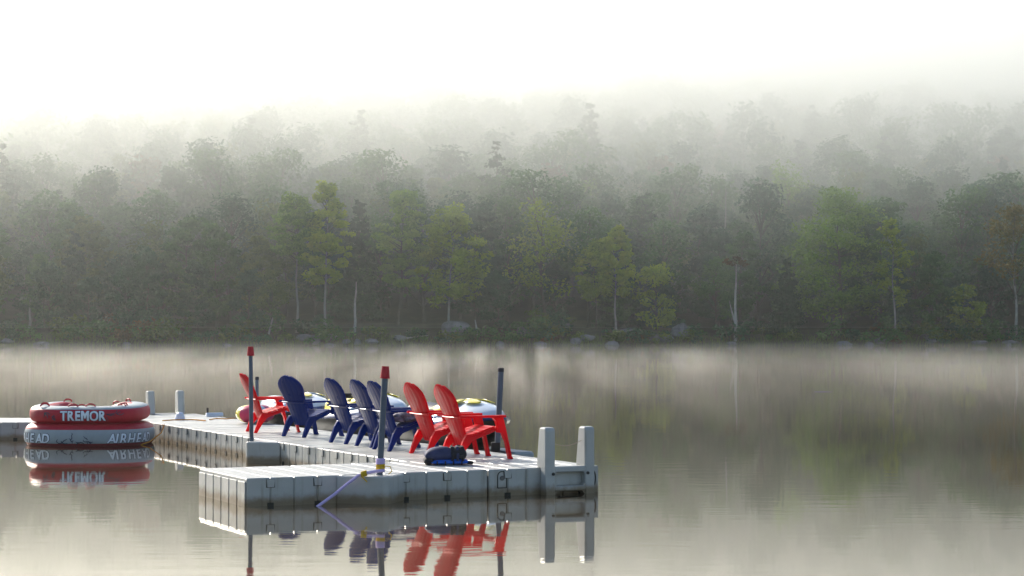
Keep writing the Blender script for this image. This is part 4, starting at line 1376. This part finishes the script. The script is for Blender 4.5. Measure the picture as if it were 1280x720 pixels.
for k in range(4):
    MB().box(-0.13 + 0.095 * k, -0.115 + 0.095 * k, -0.178, -0.165, 0.006, 0.05).build('lining_stitch', VK, ve)
pad(0.22, 0.30, -0.16, -0.06, 0.005, 0.05, 'strap_end', VK, 0.0)
# crumpled towel on the seat of the navy chair by the leaning pole
TW = plain('towel_cloth', (0.22, 0.20, 0.24), 0.9, 0.55, 16, 0.5, 50)
bm = bmesh.new()
bmesh.ops.create_icosphere(bm, subdivisions=4, radius=1.0)
for v in bm.verts:
    k = 1 + 0.38 * noise.noise(v.co * 2.1 + Vector((4, 1, 7))) + 0.15 * noise.noise(v.co * 5.3)
    v.co = Vector((v.co.x * 0.19 * k, v.co.y * 0.17 * k, max(v.co.z * 0.10 * k, -0.035)))
me = bpy.data.meshes.new('towel'); bm.to_mesh(me); bm.free()
o = link('towel', me, TW, None, True)
o.location = Vector((-1.69, 24.51, TOP + 0.40)) + Vector((math.cos(R(28)), math.sin(R(28)), 0)) * 0.36
tag(o, 'crumpled grey and brown towel on a navy chair seat', 'towel')
# a twig afloat
o = MB().tube([(-0.25, 0, 0.0), (0.05, 0.05, 0.006), (0.3, 0.0, 0.0)], [0.012, 0.014, 0.006], 6).build('floating_twig', DEADWOOD, None, True)
o.location = at(1028, 490, z=0.0)
tag(o, 'pale twig afloat on the open water', 'twig')
# ---------------------------------------------------------------- air
def air(name, d, g, col):
    m, nt, b, out = nodes_of(name)
    nt.nodes.remove(b)
    v = node(nt, 'ShaderNodeVolumePrincipled')
    v.inputs['Color'].default_value = (*col, 1)
    v.inputs['Density'].default_value = d
    v.inputs['Anisotropy'].default_value = g
    nt.links.new(v.outputs[0], out.inputs['Volume'])
    return m, nt, v
HAZE_TOP = 88.0
mb = MB().box(-1250, 1250, -450, 1450, -5.0, HAZE_TOP)
tag(mb.build('haze', air('haze_air', 0.00018, 0.7, (0.94, 0.985, 0.955))[0]), 'thin pale morning haze filling the air over lake and hill', 'haze', None, 'stuff')
# the thicker fog that lies on the slope, thickening towards the ridge
m, nt, v = air('fog_air', 0.01, 0.7, (0.980, 0.988, 0.972))
geo = node(nt, 'ShaderNodeNewGeometry')
sep = node(nt, 'ShaderNodeSeparateXYZ')
nt.links.new(geo.outputs['Position'], sep.inputs[0])
mr = node(nt, 'ShaderNodeMapRange', interpolation_type='SMOOTHSTEP')
mr.inputs['From Min'].default_value = -21.0
mr.inputs['From Max'].default_value = 54.0
mr.inputs['To Min'].default_value = 0.0
mr.inputs['To Max'].default_value = 0.021
nz = node(nt, 'ShaderNodeTexNoise', Scale=0.02, Detail=3.0, Roughness=0.5)
nt.links.new(geo.outputs['Position'], nz.inputs['Vector'])
ma = node(nt, 'ShaderNodeMath', operation='MULTIPLY_ADD')
nt.links.new(nz.outputs['Fac'], ma.inputs[0])
ma.inputs[1].default_value = 44.0
ma.inputs[2].default_value = -22.0
ad = node(nt, 'ShaderNodeMath', operation='ADD')
nt.links.new(ma.outputs[0], ad.inputs[0])
nt.links.new(sep.outputs['Z'], ad.inputs[1])
nt.links.new(ad.outputs[0], mr.inputs['Value'])
nt.links.new(mr.outputs[0], v.inputs['Density'])
mb = MB().box(-330, 330, 262, 500, 2.5, HAZE_TOP - 2)
tag(mb.build('haze', m), 'thick bright fog lying over the upper hillside and the ridge trees', 'fog', None, 'stuff')
# steam rising off the water: a thin, patchy layer lying on the far half of the lake
m, nt, v = air('steam_air', 0.01, 0.6, (0.99, 0.965, 0.92))
geo = node(nt, 'ShaderNodeNewGeometry')
mp = node(nt, 'ShaderNodeMapping')
mp.inputs['Scale'].default_value = (1.9, 0.07, 0.8)
nt.links.new(geo.outputs['Position'], mp.inputs['Vector'])
nz = node(nt, 'ShaderNodeTexNoise', Scale=0.28, Detail=5.0, Roughness=0.65)
nt.links.new(mp.outputs[0], nz.inputs['Vector'])
sep = node(nt, 'ShaderNodeSeparateXYZ')
nt.links.new(geo.outputs['Position'], sep.inputs[0])
fade = node(nt, 'ShaderNodeMapRange', interpolation_type='SMOOTHSTEP')        # thins out with height
for k, val in (('From Min', 0.1), ('From Max', 1.0), ('To Min', 1.0), ('To Max', 0.0)):
    fade.inputs[k].default_value = val
nt.links.new(sep.outputs['Z'], fade.inputs['Value'])
near = node(nt, 'ShaderNodeMapRange', interpolation_type='SMOOTHSTEP')        # and towards the dock
for k, val in (('From Min', 60.0), ('From Max', 240.0), ('To Min', 1.7), ('To Max', 0.5)):
    near.inputs[k].default_value = val
nt.links.new(sep.outputs['Y'], near.inputs['Value'])
den = node(nt, 'ShaderNodeMapRange')
for k, val in (('From Min', 0.46), ('From Max', 0.70), ('To Min', 0.0006), ('To Max', 0.0065)):
    den.inputs[k].default_value = val
nt.links.new(nz.outputs['Fac'], den.inputs['Value'])
m1 = node(nt, 'ShaderNodeMath', operation='MULTIPLY')
m2 = node(nt, 'ShaderNodeMath', operation='MULTIPLY')
nt.links.new(den.outputs[0], m1.inputs[0]); nt.links.new(fade.outputs[0], m1.inputs[1])
nt.links.new(m1.outputs[0], m2.inputs[0]); nt.links.new(near.outputs[0], m2.inputs[1])
nt.links.new(m2.outputs[0], v.inputs['Density'])
m.cycles.volume_step_rate = 0.15
mb = MB().box(-150, 150, 42, 266, 0.015, 1.0)
tag(mb.build('haze', m), 'low wisps of steam drifting over the lake surface before the far shore', 'mist', None, 'stuff')
